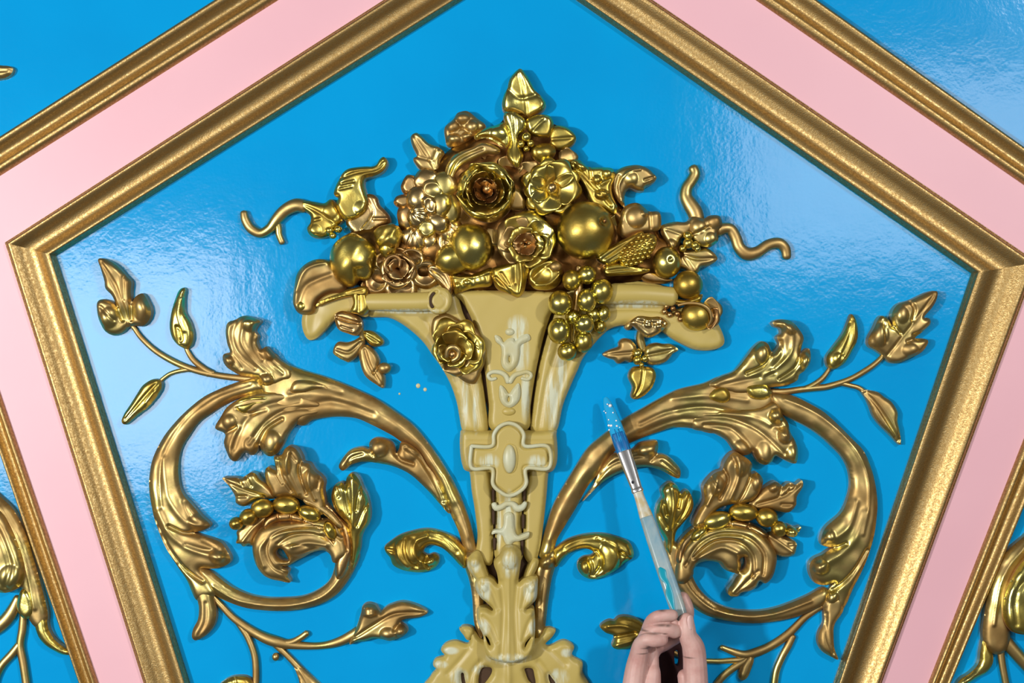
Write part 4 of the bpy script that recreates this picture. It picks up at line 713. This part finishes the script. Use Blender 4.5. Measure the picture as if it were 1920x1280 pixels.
# upper left leaf group with tendril
t = thing('leaf_spray', 'gilded spray of soft leaves with a forked tendril at the upper left of the bouquet', 'leaf', 625, 400)
R('leaf_blade', '684,368 696,364 706,370 711,384 720,393 730,406 731,418 716,424 702,430 690,440 670,442 655,430 650,410', 12, 8, z=8, zb=0, mat=ROSY, parent=t, und=.8, step=2, strokes=[('690,375 700,400 680,430', 3, 3), ('700,410 728,410', 2.5, -3)])
R('leaf_blade', '560,380 575,376 605,381 620,373 633,387 642,410 630,426 618,440 600,446 582,441 575,428 582,415 580,402 568,392', 18, 10, z=8, zb=0, mat=BRIGHT, parent=t, und=1.2, step=2.2, strokes=[('565,382 600,400 630,420', 3, 4), ('582,415 600,410', 2.5, 4)], blobs=[(620, 396, 15, 4), (592, 432, 12, 3)])
R('leaf_blade', '634,370 626,364 630,348 637,335 643,324 652,317 665,314 685,312 698,312 706,308 712,298 720,294 726,304 722,316 714,324 702,330 686,334 682,345 686,362 691,382 682,400 662,412 646,412 636,398 630,384', 18, 10, z=10, zb=0, mat=BRIGHT, parent=t, und=1.2, step=2.2, strokes=[('640,335 665,325 705,318 720,305', 3, 4), ('642,345 664,340', 2.5, 4), ('638,355 660,350', 2.5, 3)], blobs=[(676, 390, 13, 3)], lift=[(720, 298, 4), (650, 318, 6)])
tube('tendril', [(457, 398, 7), (460, 412, 8), (470, 428, 8), (488, 437, 8), (506, 428, 9), (520, 410, 10), (536, 394, 11), (556, 385, 12), (572, 388, 12)], [7, 8.5, 9, 9, 9.5, 11, 12, 13, 12], 8, parent=t)
tube('tendril', [(518, 416, 9), (522, 428, 8), (523, 440, 8), (529, 455, 7)], [8, 7, 6.5, 6], 8, parent=t)
for x, y, r in ((618, 432, 9), (634, 430, 8), (624, 442, 7)): ball('bead', x, y, r, r*.85, 24, r, parent=t, nu=16, nv=10)
# central lower pieces
t = thing('lemon', 'smooth shiny gilded lemon-shaped fruit at the lower middle of the bouquet', 'fruit', 868, 472)
ball('fruit_body', 882, 462, 42, 44, 46, 40, -12, mat=BRIGHT, parent=t, nu=56, nv=36, lump=.012)
ball('fruit_body', 852, 484, 38, 30, 43, 31, -16, mat=BRIGHT, parent=t, nu=40, nv=26, lump=.012)
t = thing('poppy', 'wide frilled gilded poppy at the centre of the bouquet beside the apple', 'flower', 985, 455)
rosette(t, 985, 458, [(1, 4, 58, 44, 52, 66, 12, 8, 2.6, -75, BRIGHT), (1, 4, 56, 38, 50, 62, 12, 8, 2.2, -18, BRIGHT), (1, 4, 54, 36, 50, 62, 12, 8, 2.2, -140, GOLD), (1, 4, 48, 34, 50, 64, 12, 6, 2.2, 170, GOLD), (1, 4, 44, 34, 50, 64, 12, 6, 2, 30, BRIGHT),
                      (3, 3, 32, 24, 60, 76, 8, 2, 2, 0, BRIGHT), (3, 2, 20, 16, 64, 78, 6, 0, 1.5, 60, ROSY)], jit=.03)
for x, y in ((985, 462), (978, 456), (992, 456), (984, 450)): ball('stamen', x, y, 4, 4, 80, 5, parent=t, mat=ROSY, nu=10, nv=8)
t = thing('shell_petal', 'round cupped gilded petal between the poppy and the grapes', 'flower', 1029, 512)
R('petal', '995,498 1008,490 1025,486 1042,488 1052,498 1055,515 1048,532 1035,541 1018,543 1002,540 992,528 988,512', 20, 11, z=34, zb=10, mat=BRIGHT, parent=t, und=.8, step=2, strokes=[('1000,520 1020,500 1040,492', 4, 5), ('1004,535 1030,532 1048,515', 3, -4)], blobs=[(1015, 515, 20, -6, 16)])
t = thing('drooping_petal', 'fluted gilded petal drooping over the middle of the vase rim', 'flower', 960, 520)
R('petal', '921,506 935,498 952,494 970,486 986,484 992,500 988,520 984,540 980,550 971,557 958,552 948,548 934,542 926,530', 22, 12, z=34, zb=10, mat=BRIGHT, parent=t, und=1, step=2, strokes=[('975,490 978,520 974,552', 3, -6), ('930,520 945,535 958,548', 2.5, 6), ('965,495 966,530', 4, 4), ('940,512 955,535', 2.5, 4)], lift=[(975, 490, 10), (930, 510, 0), (965, 550, 4)])
t = thing('frill_leaf', 'thin wavy gilded leaf lying along the vase rim under the lemon-shaped fruit', 'leaf', 885, 528)
R('leaf_blade', '844,512 860,516 885,514 905,506 922,502 924,524 918,536 898,538 880,541 862,548 853,550 848,532', 18, 9, z=30, zb=10, mat=BRIGHT, parent=t, und=1, step=2, strokes=[('850,518 885,520 918,510', 2.5, -4)], blobs=[(876, 530, 9, 5, 7), (858, 536, 8, 4, 7), (900, 525, 12, 4)])
t = thing('folded_leaf', 'folded reddish gilded leaf between the open rose and the frilled leaf', 'leaf', 830, 515)
R('leaf_blade', '800,500 815,494 835,500 846,512 850,535 846,552 838,548 826,535 812,524 802,515', 18, 8, z=26, zb=4, mat=ROSY, parent=t, und=1, step=2, strokes=[('808,504 830,518 844,545', 3, 4)])
t = thing('small_fruit', 'small gilded fruit half hidden between the poppy and the apple', 'fruit', 1040, 470)
ball('fruit_body', 1042, 500, 12, 10, 58, 9, parent=t, nu=18, nv=12, mat=GOLD)
t = thing('back_petal', 'plain flat gilded petal between the big rose and the five-petal flower', 'flower', 970, 378)
R('petal', '955,352 968,352 980,362 986,378 982,392 968,394 958,392 950,380', 14, 8, z=36, zb=20, mat=GOLD, parent=t, und=.4, step=2)
# rose on vase
t = thing('rosebud', 'gilded half-open rose fixed on the front left of the cream vase', 'flower', 858, 655)
R('outer_petal', '812,598 824,590 836,587 850,593 864,601 885,610 900,624 911,642 915,662 909,680 901,696 898,706 890,719 874,717 855,704 836,690 824,668 814,642 808,620', 14, 10, z=22, zb=8, mat=GOLD, parent=t, und=1.2, step=2.2)
for (x, y, ang, r0, r1, wd_, z0, z1, mt) in ((850, 650, -110, 2, 58, 30, 34, 52, BRIGHT), (852, 655, -62, 2, 62, 30, 36, 54, BRIGHT), (858, 660, -20, 2, 54, 34, 36, 58, BRIGHT), (862, 665, 25, 2, 46, 30, 36, 54, BRIGHT), (850, 665, 75, 2, 42, 26, 32, 48, GOLD),
        (845, 655, 175, 2, 36, 26, 32, 50, BRIGHT), (850, 650, -80, 2, 36, 24, 50, 66, BRIGHT), (855, 660, -25, 2, 36, 24, 50, 68, BRIGHT), (850, 662, 60, 2, 30, 20, 48, 62, BRIGHT), (846, 655, 150, 2, 28, 18, 48, 62, BRIGHT)):
    petal('petal', x, y, ang, r0, r1, wd_, z0, z1, 9, 6, 1.2, mt, t)
tube('inner_scroll', [(838, 668, 66), (840, 655, 70), (850, 650, 72), (860, 658, 70), (858, 670, 68), (848, 676, 66)], [4, 4.5, 5, 5, 4.5, 4], 68, parent=t, mat=GOLD)
ball('rose_heart', 849, 664, 8, 9, 62, 9, parent=t, mat=ROSY, nu=14, nv=10)

# extra petals tucked between the large pieces
t = thing('tucked_petals', 'loose gilded petals tucked between the apple, the poppy and the corn cob', 'flower', 1140, 440)
for (x, y, ang, r1, wd_, z0, z1, mt) in ((1090, 385, 10, 62, 24, 24, 40, GOLD), (1150, 440, -60, 50, 20, 20, 34, GOLD), (1150, 470, 60, 48, 22, 20, 34, ROSY), (1060, 400, -100, 44, 22, 26, 40, ROSY)):
    petal('petal', x, y, ang, 2, r1, wd_, z0, z1, 8, 5, 1, mt, t)
t = thing('tucked_petals', 'loose gilded petals tucked behind the big rose and under the top leaves', 'flower', 960, 310)
for (x, y, ang, r1, wd_, z0, z1, mt) in ((950, 330, -70, 46, 24, 26, 40, GOLD), (985, 340, -60, 46, 24, 26, 38, GOLD), (930, 300, -120, 36, 20, 24, 36, ROSY), (975, 380, 60, 50, 22, 28, 44, ROSY), (880, 420, 150, 44, 22, 26, 40, ROSY), (930, 420, 80, 46, 26, 28, 42, GOLD), (1045, 300, -10, 40, 20, 20, 32, GOLD)):
    petal('petal', x, y, ang, 2, r1, wd_, z0, z1, 8, 5, 1, mt, t)
t = thing('tucked_petals', 'loose gilded petals tucked between the peach, the pear and the open rose', 'flower', 710, 490)
for (x, y, ang, r1, wd_, z0, z1, mt) in ((706, 500, -100, 44, 20, 20, 32, ROSY), (760, 470, -100, 40, 22, 22, 34, ROSY), (810, 470, 100, 50, 24, 22, 34, ROSY), (700, 520, 100, 34, 20, 20, 30, GOLD)):
    petal('petal', x, y, ang, 2, r1, wd_, z0, z1, 8, 5, 1, mt, t)
# ---------------------------------------------------------------- ornament of the neighbouring panels, at the picture edges
t = thing('edge_scroll', 'part of a gilded scroll on the neighbouring panel at the lower left edge', 'ornament', 40, 1080)
R('scroll_band', '-70,860 -30,905 0,932 25,958 46,1000 62,1050 76,1100 88,1150 84,1172 70,1180 52,1160 44,1120 20,1060 -10,1000 -60,950 -120,900', 22, 18, parent=t, und=.8, mat=GOLD, strokes=[('0,950 30,1000 50,1060 66,1140', 3, -4)])
R('curling_leaf', '-90,930 -40,940 0,960 22,1000 38,1040 44,1072 38,1095 22,1108 0,1112 -30,1100 -80,1060', 26, 18, z=12, zb=0, parent=t, und=1, mat=GOLD, strokes=[('-30,960 0,1000 20,1060 10,1100', 5, 5)], blobs=[(20, 1080, 22, 6)])
R('tail_leaf', '66,1150 78,1148 86,1160 90,1180 100,1198 116,1212 134,1226 118,1228 100,1220 82,1208 70,1192 64,1170', 16, 10, z=5, parent=t, und=.6, mat=BRIGHT)
R('bud_lobe', '36,1110 48,1104 60,1118 64,1146 52,1160 40,1158 30,1140', 18, 12, z=8, zb=0, parent=t, mat=BRIGHT, und=.5)
tube('stem', '44,1150 42,1180 38,1210 44,1245 52,1300', [7, 8, 8, 8, 8], 5, parent=t)
tube('stem', '38,1205 22,1226 4,1246 -8,1270 -14,1300', [7, 8, 8, 8, 8], 5, parent=t)
tube('stem', '34,1120 20,1150 0,1172 -30,1190', [8, 12, 13, 13], 5, parent=t)
t = thing('edge_scroll', 'part of a darker gilded scroll on the neighbouring panel at the lower right edge', 'ornament', 1880, 1130)
R('scroll_band', '1960,970 1922,1006 1890,1034 1868,1072 1856,1105 1848,1150 1844,1190 1850,1215 1870,1228 1886,1222 1896,1200 1892,1160 1890,1120 1900,1080 1930,1040 2000,1000', 24, 18, parent=t, und=.8, mat=GOLD, strokes=[('1920,1025 1880,1080 1862,1170', 3, -5)])
R('curling_leaf', '2010,1010 1950,1030 1915,1060 1892,1100 1884,1130 1884,1160 1895,1180 1915,1190 1960,1190 2010,1160', 28, 18, z=12, zb=0, parent=t, und=1, mat=BRIGHT, strokes=[('1950,1060 1905,1110 1905,1170', 5, 4)])
R('tail_leaf', '1846,1200 1862,1225 1862,1246 1850,1262 1832,1272 1806,1290 1790,1300 1800,1276 1820,1262 1836,1244 1840,1220', 16, 10, z=5, parent=t, und=.6, mat=BRIGHT)
tube('stem', '1876,1218 1880,1250 1890,1300', [7, 7, 7], 5, parent=t)
tube('stem', '1884,1200 1910,1230 1940,1262', [12, 12, 12], 5, parent=t)
t = thing('edge_leaf_tip', 'small gilded leaf tip on the neighbouring panel at the upper left edge', 'ornament', 5, 132)
R('leaf_blade', '-60,120 -30,118 0,122 14,123 23,128 20,138 10,145 0,147 -30,150', 14, 9, z=3, parent=t, und=.5, mat=GOLD, strokes=[('-30,134 18,132', 2.5, 3)])

# ---------------------------------------------------------------- paint specks on the blue ground
t = thing('paint_drips', 'two pale dried paint specks on the blue ground left of the vase', 'paint speck', 790, 728)
for x, y, r in ((784, 723, 4.2), (797, 730, 3.4), (749, 738, 2)): ball('speck', x, y, r, r*1.1, .3, 1.2, mat=PALE, parent=t, nu=12, nv=8)

# ---------------------------------------------------------------- brush
def pmat(name, col, rough=.4, metal=0, trans=0, ior=1.45, sss=0):
    m_ = bpy.data.materials.new(name); m_.use_nodes = True; b_ = m_.node_tree.nodes['Principled BSDF']
    b_.inputs['Base Color'].default_value = (*col, 1); b_.inputs['Roughness'].default_value = rough; b_.inputs['Metallic'].default_value = metal
    b_.inputs['Transmission Weight'].default_value = trans; b_.inputs['IOR'].default_value = ior
    return m_
WET = pmat('wet_blue_bristle', (.02, .36, .70), .12)
BRI = pmat('blue_bristle', (.004, .12, .36), .3)
GLINT = pmat('white_wet_glint', (.85, .9, .95), .25, .3)  # white for the painted highlights on the wet bristles
FERR = pmat('chrome_ferrule', (.93, .94, .97), .24, 1)
ACRY, nt, b, pos = newmat('clear_acrylic_handle')
nt.links.new(ramp(nt, noise(nt, pos, 60, 4, .6, (1, 1, .4)), [(.35, (.34, .52, .58)), (.55, (.55, .64, .62)), (.7, (.75, .78, .72))]), b.inputs['Base Color'])
b.inputs['Roughness'].default_value = .2; b.inputs['Transmission Weight'].default_value = .45; b.inputs['IOR'].default_value = 1.3
TEAL = pmat('teal_paint_smear', (.0, .30, .42), .3)
NECK = paint('cream_stained_neck', [(.4, (.50, .42, .24)), (.6, (.55, .56, .48))], .3, scale=120)
SMEAR = pmat('cream_paint_smear', (.62, .60, .46), .4)
br = thing('paint_brush', 'flat paint brush with clear handle and blue wet bristles touching the wall', 'brush', 1272, 1140, 130)
# axis through tip (1135,745) at the wall to the fingers at (1268,1140); photo positions are lifted off the wall with height
TIPH, ENDH = 30, 150
def bp(t_):
    h = TIPH+(ENDH-TIPH)*t_; u = 1135+(1274-1135)*t_; v = 745+(1150-745)*t_
    f = 1-h/D
    return (CU+(u-CU)*f, CV+(v-CV)*f, h)
AX = np.array(bp(1))-np.array(bp(0)); LN = np.linalg.norm(AX); AX /= LN
SIDE = np.cross(AX, (0, 0, 1.0)); SIDE /= np.linalg.norm(SIDE); UPV = np.cross(SIDE, AX)
if UPV[2] < 0: UPV = -UPV
def flatrod(name, secs, mat, parent, nr=20, sub=1, sq=1.0):
    """sections (t along the brush 0..1, half width, half thickness, side offset)"""
    verts = []; faces = []
    Qs = cat(np.array(secs, float), False, 5)
    for s_ in Qs:
        c0 = np.array(bp(0))+AX*LN*s_[0]+SIDE*s_[3]
        for k in range(nr):
            a = 2*math.pi*k/nr; ca, sa = math.cos(a), math.sin(a)
            ca = math.copysign(abs(ca)**sq, ca); sa = math.copysign(abs(sa)**sq, sa)
            verts.append(P(*(c0+SIDE*ca*s_[1]+UPV*sa*s_[2])))
    n_ = len(Qs)
    for i in range(n_-1):
        for k in range(nr):
            a = i*nr+k; b_ = i*nr+(k+1) % nr; faces.append((a, b_, b_+nr, a+nr))
    faces.append(tuple(range(nr))[::-1]); faces.append(tuple((n_-1)*nr+k for k in range(nr)))
    o = mesh_obj(name, verts, faces, mat, parent)
    bm = bmesh.new(); bm.from_mesh(o.data); bmesh.ops.recalc_face_normals(bm, faces=bm.faces); bm.to_mesh(o.data); bm.free()
    return o
flatrod('wet_bristle_tip', [(0, 3, 2, 0), (.015, 6, 3, 0), (.06, 9.5, 4.5, 0), (.13, 13, 6, 0), (.20, 14, 7.5, 0)], WET, br)
bb = flatrod('bristles', [(.17, 13.6, 7, 0), (.22, 14.2, 8, 0), (.262, 13.6, 8, 0)], BRI, br)
for k in range(26):
    a = rs.uniform(-11, 11); t_ = rs.uniform(.15, .2)
    c0 = np.array(bp(0))+AX*LN*t_+SIDE*a; c1 = np.array(bp(0))+AX*LN*.262+SIDE*a*.95
    z_ = 7.6*math.sqrt(max(.02, 1-(a/14)**2))
    tube('bristle', [tuple(c0+UPV*(z_-.4)), tuple(c1+UPV*z_)], .55, 0, 1, mat=BRI if k % 2 else WET, parent=bb, nr=5, comp=False)
for (t_, a, r) in ((.05, 5, 3.4), (.04, 1, 1.6), (.075, -7, 1.5), (.085, 6, 1.6), (.11, -6, 1.5), (.125, 7, 1.8), (.135, -9, 2.4), (.14, -5, 2.6), (.15, 5, 2.2), (.155, -11, 1.8), (.065, -9, 1.2), (.16, 9, 1.6)):
    c0 = np.array(bp(0))+AX*LN*t_+SIDE*(a)+UPV*(5*math.sqrt(max(.1, 1-(a/14)**2)))
    ball('wet_glint', c0[0], c0[1], r, r, c0[2], r*.6, mat=GLINT, parent=br, nu=10, nv=6)  # small white dots standing in for wet highlights
flatrod('ferrule', [(.258, 13.6, 8.5, 0), (.28, 13.2, 8.6, 0), (.36, 12, 8.8, 0), (.40, 11.2, 9, 0), (.43, 10.6, 9, 0), (.436, 11.4, 9.4, 0), (.446, 11.4, 9.4, 0), (.45, 10, 8.6, 0)], FERR, br, sq=.7)
ball('crimp', *(np.array(bp(.415))+UPV*8.6)[:2], 3, 3, (np.array(bp(.415))+UPV*8.6)[2], 1.6, mat=pmat('dark_crimp', (.04, .04, .05), .3, 1), parent=br, nu=12, nv=8)
flatrod('handle_neck', [(.446, 9.4, 8, 0), (.47, 9.2, 8, 0), (.50, 10.0, 8, 0), (.54, 11.6, 8.2, 0), (.565, 12.4, 8.2, 0)], NECK, br, sq=.8)
flatrod('handle', [(.563, 12.4, 8.2, 0), (.58, 12.6, 8.2, 0), (.60, 12.9, 8.3, 0), (.70, 14, 8.5, 0), (.85, 14.5, 8.5, 0), (.97, 14, 8, 0), (1.02, 12, 7, 0), (1.05, 8, 5, 0)], ACRY, br, sq=.75)
flatrod('paint_smear', [(.79, 2, .8, -7), (.81, 7, 1.2, -5), (.84, 6, 1.2, -6), (.87, 4, 1.2, -3), (.91, 7, 1.2, -6), (.95, 5, 1.2, -7), (.985, 2, .8, -8)], TEAL, br)
for o_ in [c for c in br.children if c.name.startswith('paint_smear')]:
    for v_ in o_.data.vertices: v_.co += Vector(P(*(UPV*8.2), 1)) - Vector(P(0, 0, 0, 1))

# ---------------------------------------------------------------- hand
def hp(u, v, h):
    f = 1-h/D; return (CU+(u-CU)*f, CV+(v-CV)*f, h)
SKIN, nt, b, pos = newmat('skin')
skc = ramp(nt, noise(nt, pos, 45, 4, .6), [(.3, (.52, .27, .24)), (.55, (.62, .385, .345)), (.75, (.66, .45, .40))])
# dirt rubbed into the knuckle creases
acc = None
for (wu, wv, ra, rb) in ((1240, 1171, 14, 3.2), (1252, 1172, 7, 3), (1228, 1186, 16, 2.6), (1208, 1183, 10, 2.4), (1246, 1187, 6, 2), (1213, 1215, 12, 2), (1206, 1226, 12, 1.6), (1241, 1144, 8, 2.6), (1292, 1235, 12, 2)):
    q3 = hp(wu, wv, 188); mp = nt.nodes.new('ShaderNodeMapping'); c0 = P(q3[0], q3[1], 0); sx_, sz_ = 1/(ra*S), 1/(rb*S)
    mp.inputs['Location'].default_value = (-c0[0]*sx_, 0, -c0[2]*sz_); mp.inputs['Scale'].default_value = (sx_, 0, sz_)
    nt.links.new(pos, mp.inputs['Vector'])
    ln = nt.nodes.new('ShaderNodeVectorMath'); ln.operation = 'LENGTH'; nt.links.new(mp.outputs[0], ln.inputs[0])
    q = val(nt, ln.outputs['Value'], .8, 0, .2, 1.2)
    if acc is None: acc = q
    else:
        mx = nt.nodes.new('ShaderNodeMath'); mx.operation = 'MAXIMUM'; nt.links.new(acc, mx.inputs[0]); nt.links.new(q, mx.inputs[1]); acc = mx.outputs[0]
dm = nt.nodes.new('ShaderNodeMix'); dm.data_type = 'RGBA'; dm.inputs[7].default_value = (.12, .075, .06, 1)
nt.links.new(acc, dm.inputs[0]); nt.links.new(skc, dm.inputs[6]); nt.links.new(dm.outputs[2], b.inputs['Base Color'])
b.inputs['Roughness'].default_value = .5; b.inputs['Subsurface Weight'].default_value = .12; b.inputs['Subsurface Scale'].default_value = .003
b.inputs['Subsurface Radius'].default_value = (1, .35, .2)
bump(nt, b, [(noise(nt, pos, 260, 3, .5, (1, 1, 2.2)), .18, .0006)])
NAIL = pmat('fingernail', (.74, .50, .47), .22)
PALM_SHADE = paint('maroon_palm_shade', [(.4, (.030, .003, .004)), (.6, (.045, .006, .006))], .8, layers=[(300, 2, None, None, .2, .0006)])  # dark maroon standing in for deep shade inside the hand
hand = thing('person', 'right hand of a person reaching up from below, holding the brush', 'person', 1250, 1290, 150)
def chain(bm, ps, nr=16):
    Q = np.array([(*hp(*p[:3]), p[3]*.97) for p in ps]); Q = resample(cat(Q, False, 6), 3.0, False); n_ = len(Q)
    T = np.gradient(Q[:, :3], axis=0); T /= np.linalg.norm(T, axis=1)[:, None]+1e-9
    prev = None; ref = np.array((.3, .1, 1.0))
    # rounded ends
    ext = []
    for e, sgn in ((0, -1), (n_-1, 1)):
        ext.append([(Q[e, :3]+T[e]*sgn*Q[e, 3]*math.sin(a), Q[e, 3]*math.cos(a), T[e]) for a in (.35, .7, 1.0, 1.25, 1.45)])
    secs = ext[0][::-1]+[(Q[i, :3], Q[i, 3], T[i]) for i in range(n_)]+ext[1]
    last = None
    for c0, r, tt in secs:
        nn = np.cross(tt, ref); nn /= np.linalg.norm(nn)+1e-9; bb_ = np.cross(nn, tt)
        ring = [bm.verts.new(P(*(c0+nn*math.cos(a)*r+bb_*math.sin(a)*r))) for a in [2*math.pi*k/nr for k in range(nr)]]
        if last:
            for k in range(nr): bm.faces.new((last[k], last[(k+1) % nr], ring[(k+1) % nr], ring[k]))
        else: bm.faces.new(ring[::-1])
        last = ring
    bm.faces.new(last)
bm = bmesh.new()
for ps in (
    # index: tip behind the brush, shaft hidden behind the middle finger, back to the knuckle
    [(1280, 1122, 128, 13), (1286, 1146, 128, 15.5), (1276, 1180, 118, 17), (1248, 1200, 112, 18), (1222, 1216, 112, 19), (1206, 1262, 116, 21), (1198, 1330, 120, 24)],
    # middle finger, lies across the brush
    [(1260, 1153, 180, 11), (1246, 1154, 184, 11.5), (1231, 1157, 182, 12), (1221, 1170, 168, 14.5), (1214, 1200, 146, 17), (1206, 1250, 132, 20), (1204, 1330, 128, 24)],
    # ring finger
    [(1264, 1183, 174, 13.5), (1252, 1180, 182, 12.6), (1232, 1179, 184, 11.6), (1215, 1188, 170, 14.5), (1206, 1215, 152, 17), (1200, 1260, 142, 20), (1200, 1330, 140, 24)],
    # little finger
    [(1240, 1199, 186, 12.5), (1226, 1200, 191, 12.5), (1212, 1199, 189, 12), (1202, 1208, 177, 15), (1197, 1232, 166, 18), (1191, 1262, 164, 20), (1184, 1330, 166, 24)],
    [(1240, 1166, 168, 11), (1262, 1168, 168, 10)],
    # pad under the little finger and palm edge
    [(1222, 1224, 146, 13), (1222, 1250, 150, 14), (1224, 1264, 158, 15), (1216, 1300, 160, 24)],
    # thumb
    [(1287, 1162, 168, 13.5), (1288, 1176, 168, 15.5), (1290, 1192, 166, 17), (1300, 1214, 162, 21), (1303, 1244, 158, 22), (1304, 1290, 156, 24), (1300, 1340, 156, 30)],
    # heel of the hand
    [(1200, 1330, 140, 30), (1250, 1345, 140, 34), (1300, 1335, 140, 32)], [(1250, 1345, 140, 34), (1250, 1420, 140, 44), (1250, 1500, 140, 42)],
    [(1284, 1268, 150, 14), (1290, 1290, 150, 18), (1296, 1330, 150, 24)]):
    chain(bm, ps)
me = bpy.data.meshes.new('hand'); bm.to_mesh(me); bm.free()
tmp = bpy.data.objects.new('hand', me); C.objects.link(tmp)
md = tmp.modifiers.new('r', 'REMESH'); md.mode = 'VOXEL'; md.voxel_size = .0007; md.use_smooth_shade = True
md = tmp.modifiers.new('s', 'SMOOTH'); md.factor = .5; md.iterations = 3
dg = bpy.context.evaluated_depsgraph_get(); me2 = bpy.data.meshes.new_from_object(tmp.evaluated_get(dg))
bpy.data.objects.remove(tmp); me2.name = 'hand'
me2.transform(__import__('mathutils').Matrix.Translation(-hand.location)); me2.materials.clear(); me2.materials.append(SKIN)
me2.polygons.foreach_set('use_smooth', [True]*len(me2.polygons))
ho = bpy.data.objects.new('hand', me2); C.objects.link(ho); ho.parent = hand
def nail(u, v, h, ru, rv, rot, tilt):
    verts = []; faces = []; n1, n2 = 10, 10; c_, s_ = math.cos(math.radians(rot)), math.sin(math.radians(rot))
    x0, y0, z0 = hp(u, v, h)
    for j in range(n2+1):
        for i in range(n1+1):
            a = -1+2*i/n1; b_ = -1+2*j/n2
            X = a*ru*math.sqrt(1-.35*b_*b_); Y = b_*rv*math.sqrt(1-.3*a*a); Z = -3.2*a*a-1.0*b_*b_+X*tilt
            verts.append(P(x0+X*c_-Y*s_, y0+X*s_+Y*c_, z0+Z))
    for j in range(n2):
        for i in range(n1):
            k = j*(n1+1)+i; faces.append((k, k+n1+1, k+n1+2, k+1))
    o = mesh_obj('thumbnail', verts, faces, NAIL, hand)
    sm_ = o.modifiers.new('t', 'SOLIDIFY'); sm_.thickness = .0005
nail(1295.5, 1167, 182, 6.5, 13, -6, -.75)
# maroon sheet in the hand's opening, its colour stands in for deep palm shade
R_ = R('palm_shade', '1226,1216 1250,1206 1280,1196 1290,1230 1292,1300 1296,1400 1230,1400 1222,1300 1224,1250', 12, 10, z=60, zb=46, mat=PALM_SHADE, parent=hand, und=1, step=4, holes=['1265,1222 1272,1222 1273,1246 1266,1246'])
print('SCRIPT', round(time.time()-T00, 1), 's', sum(len(m_.polygons) for m_ in bpy.data.meshes), 'faces')
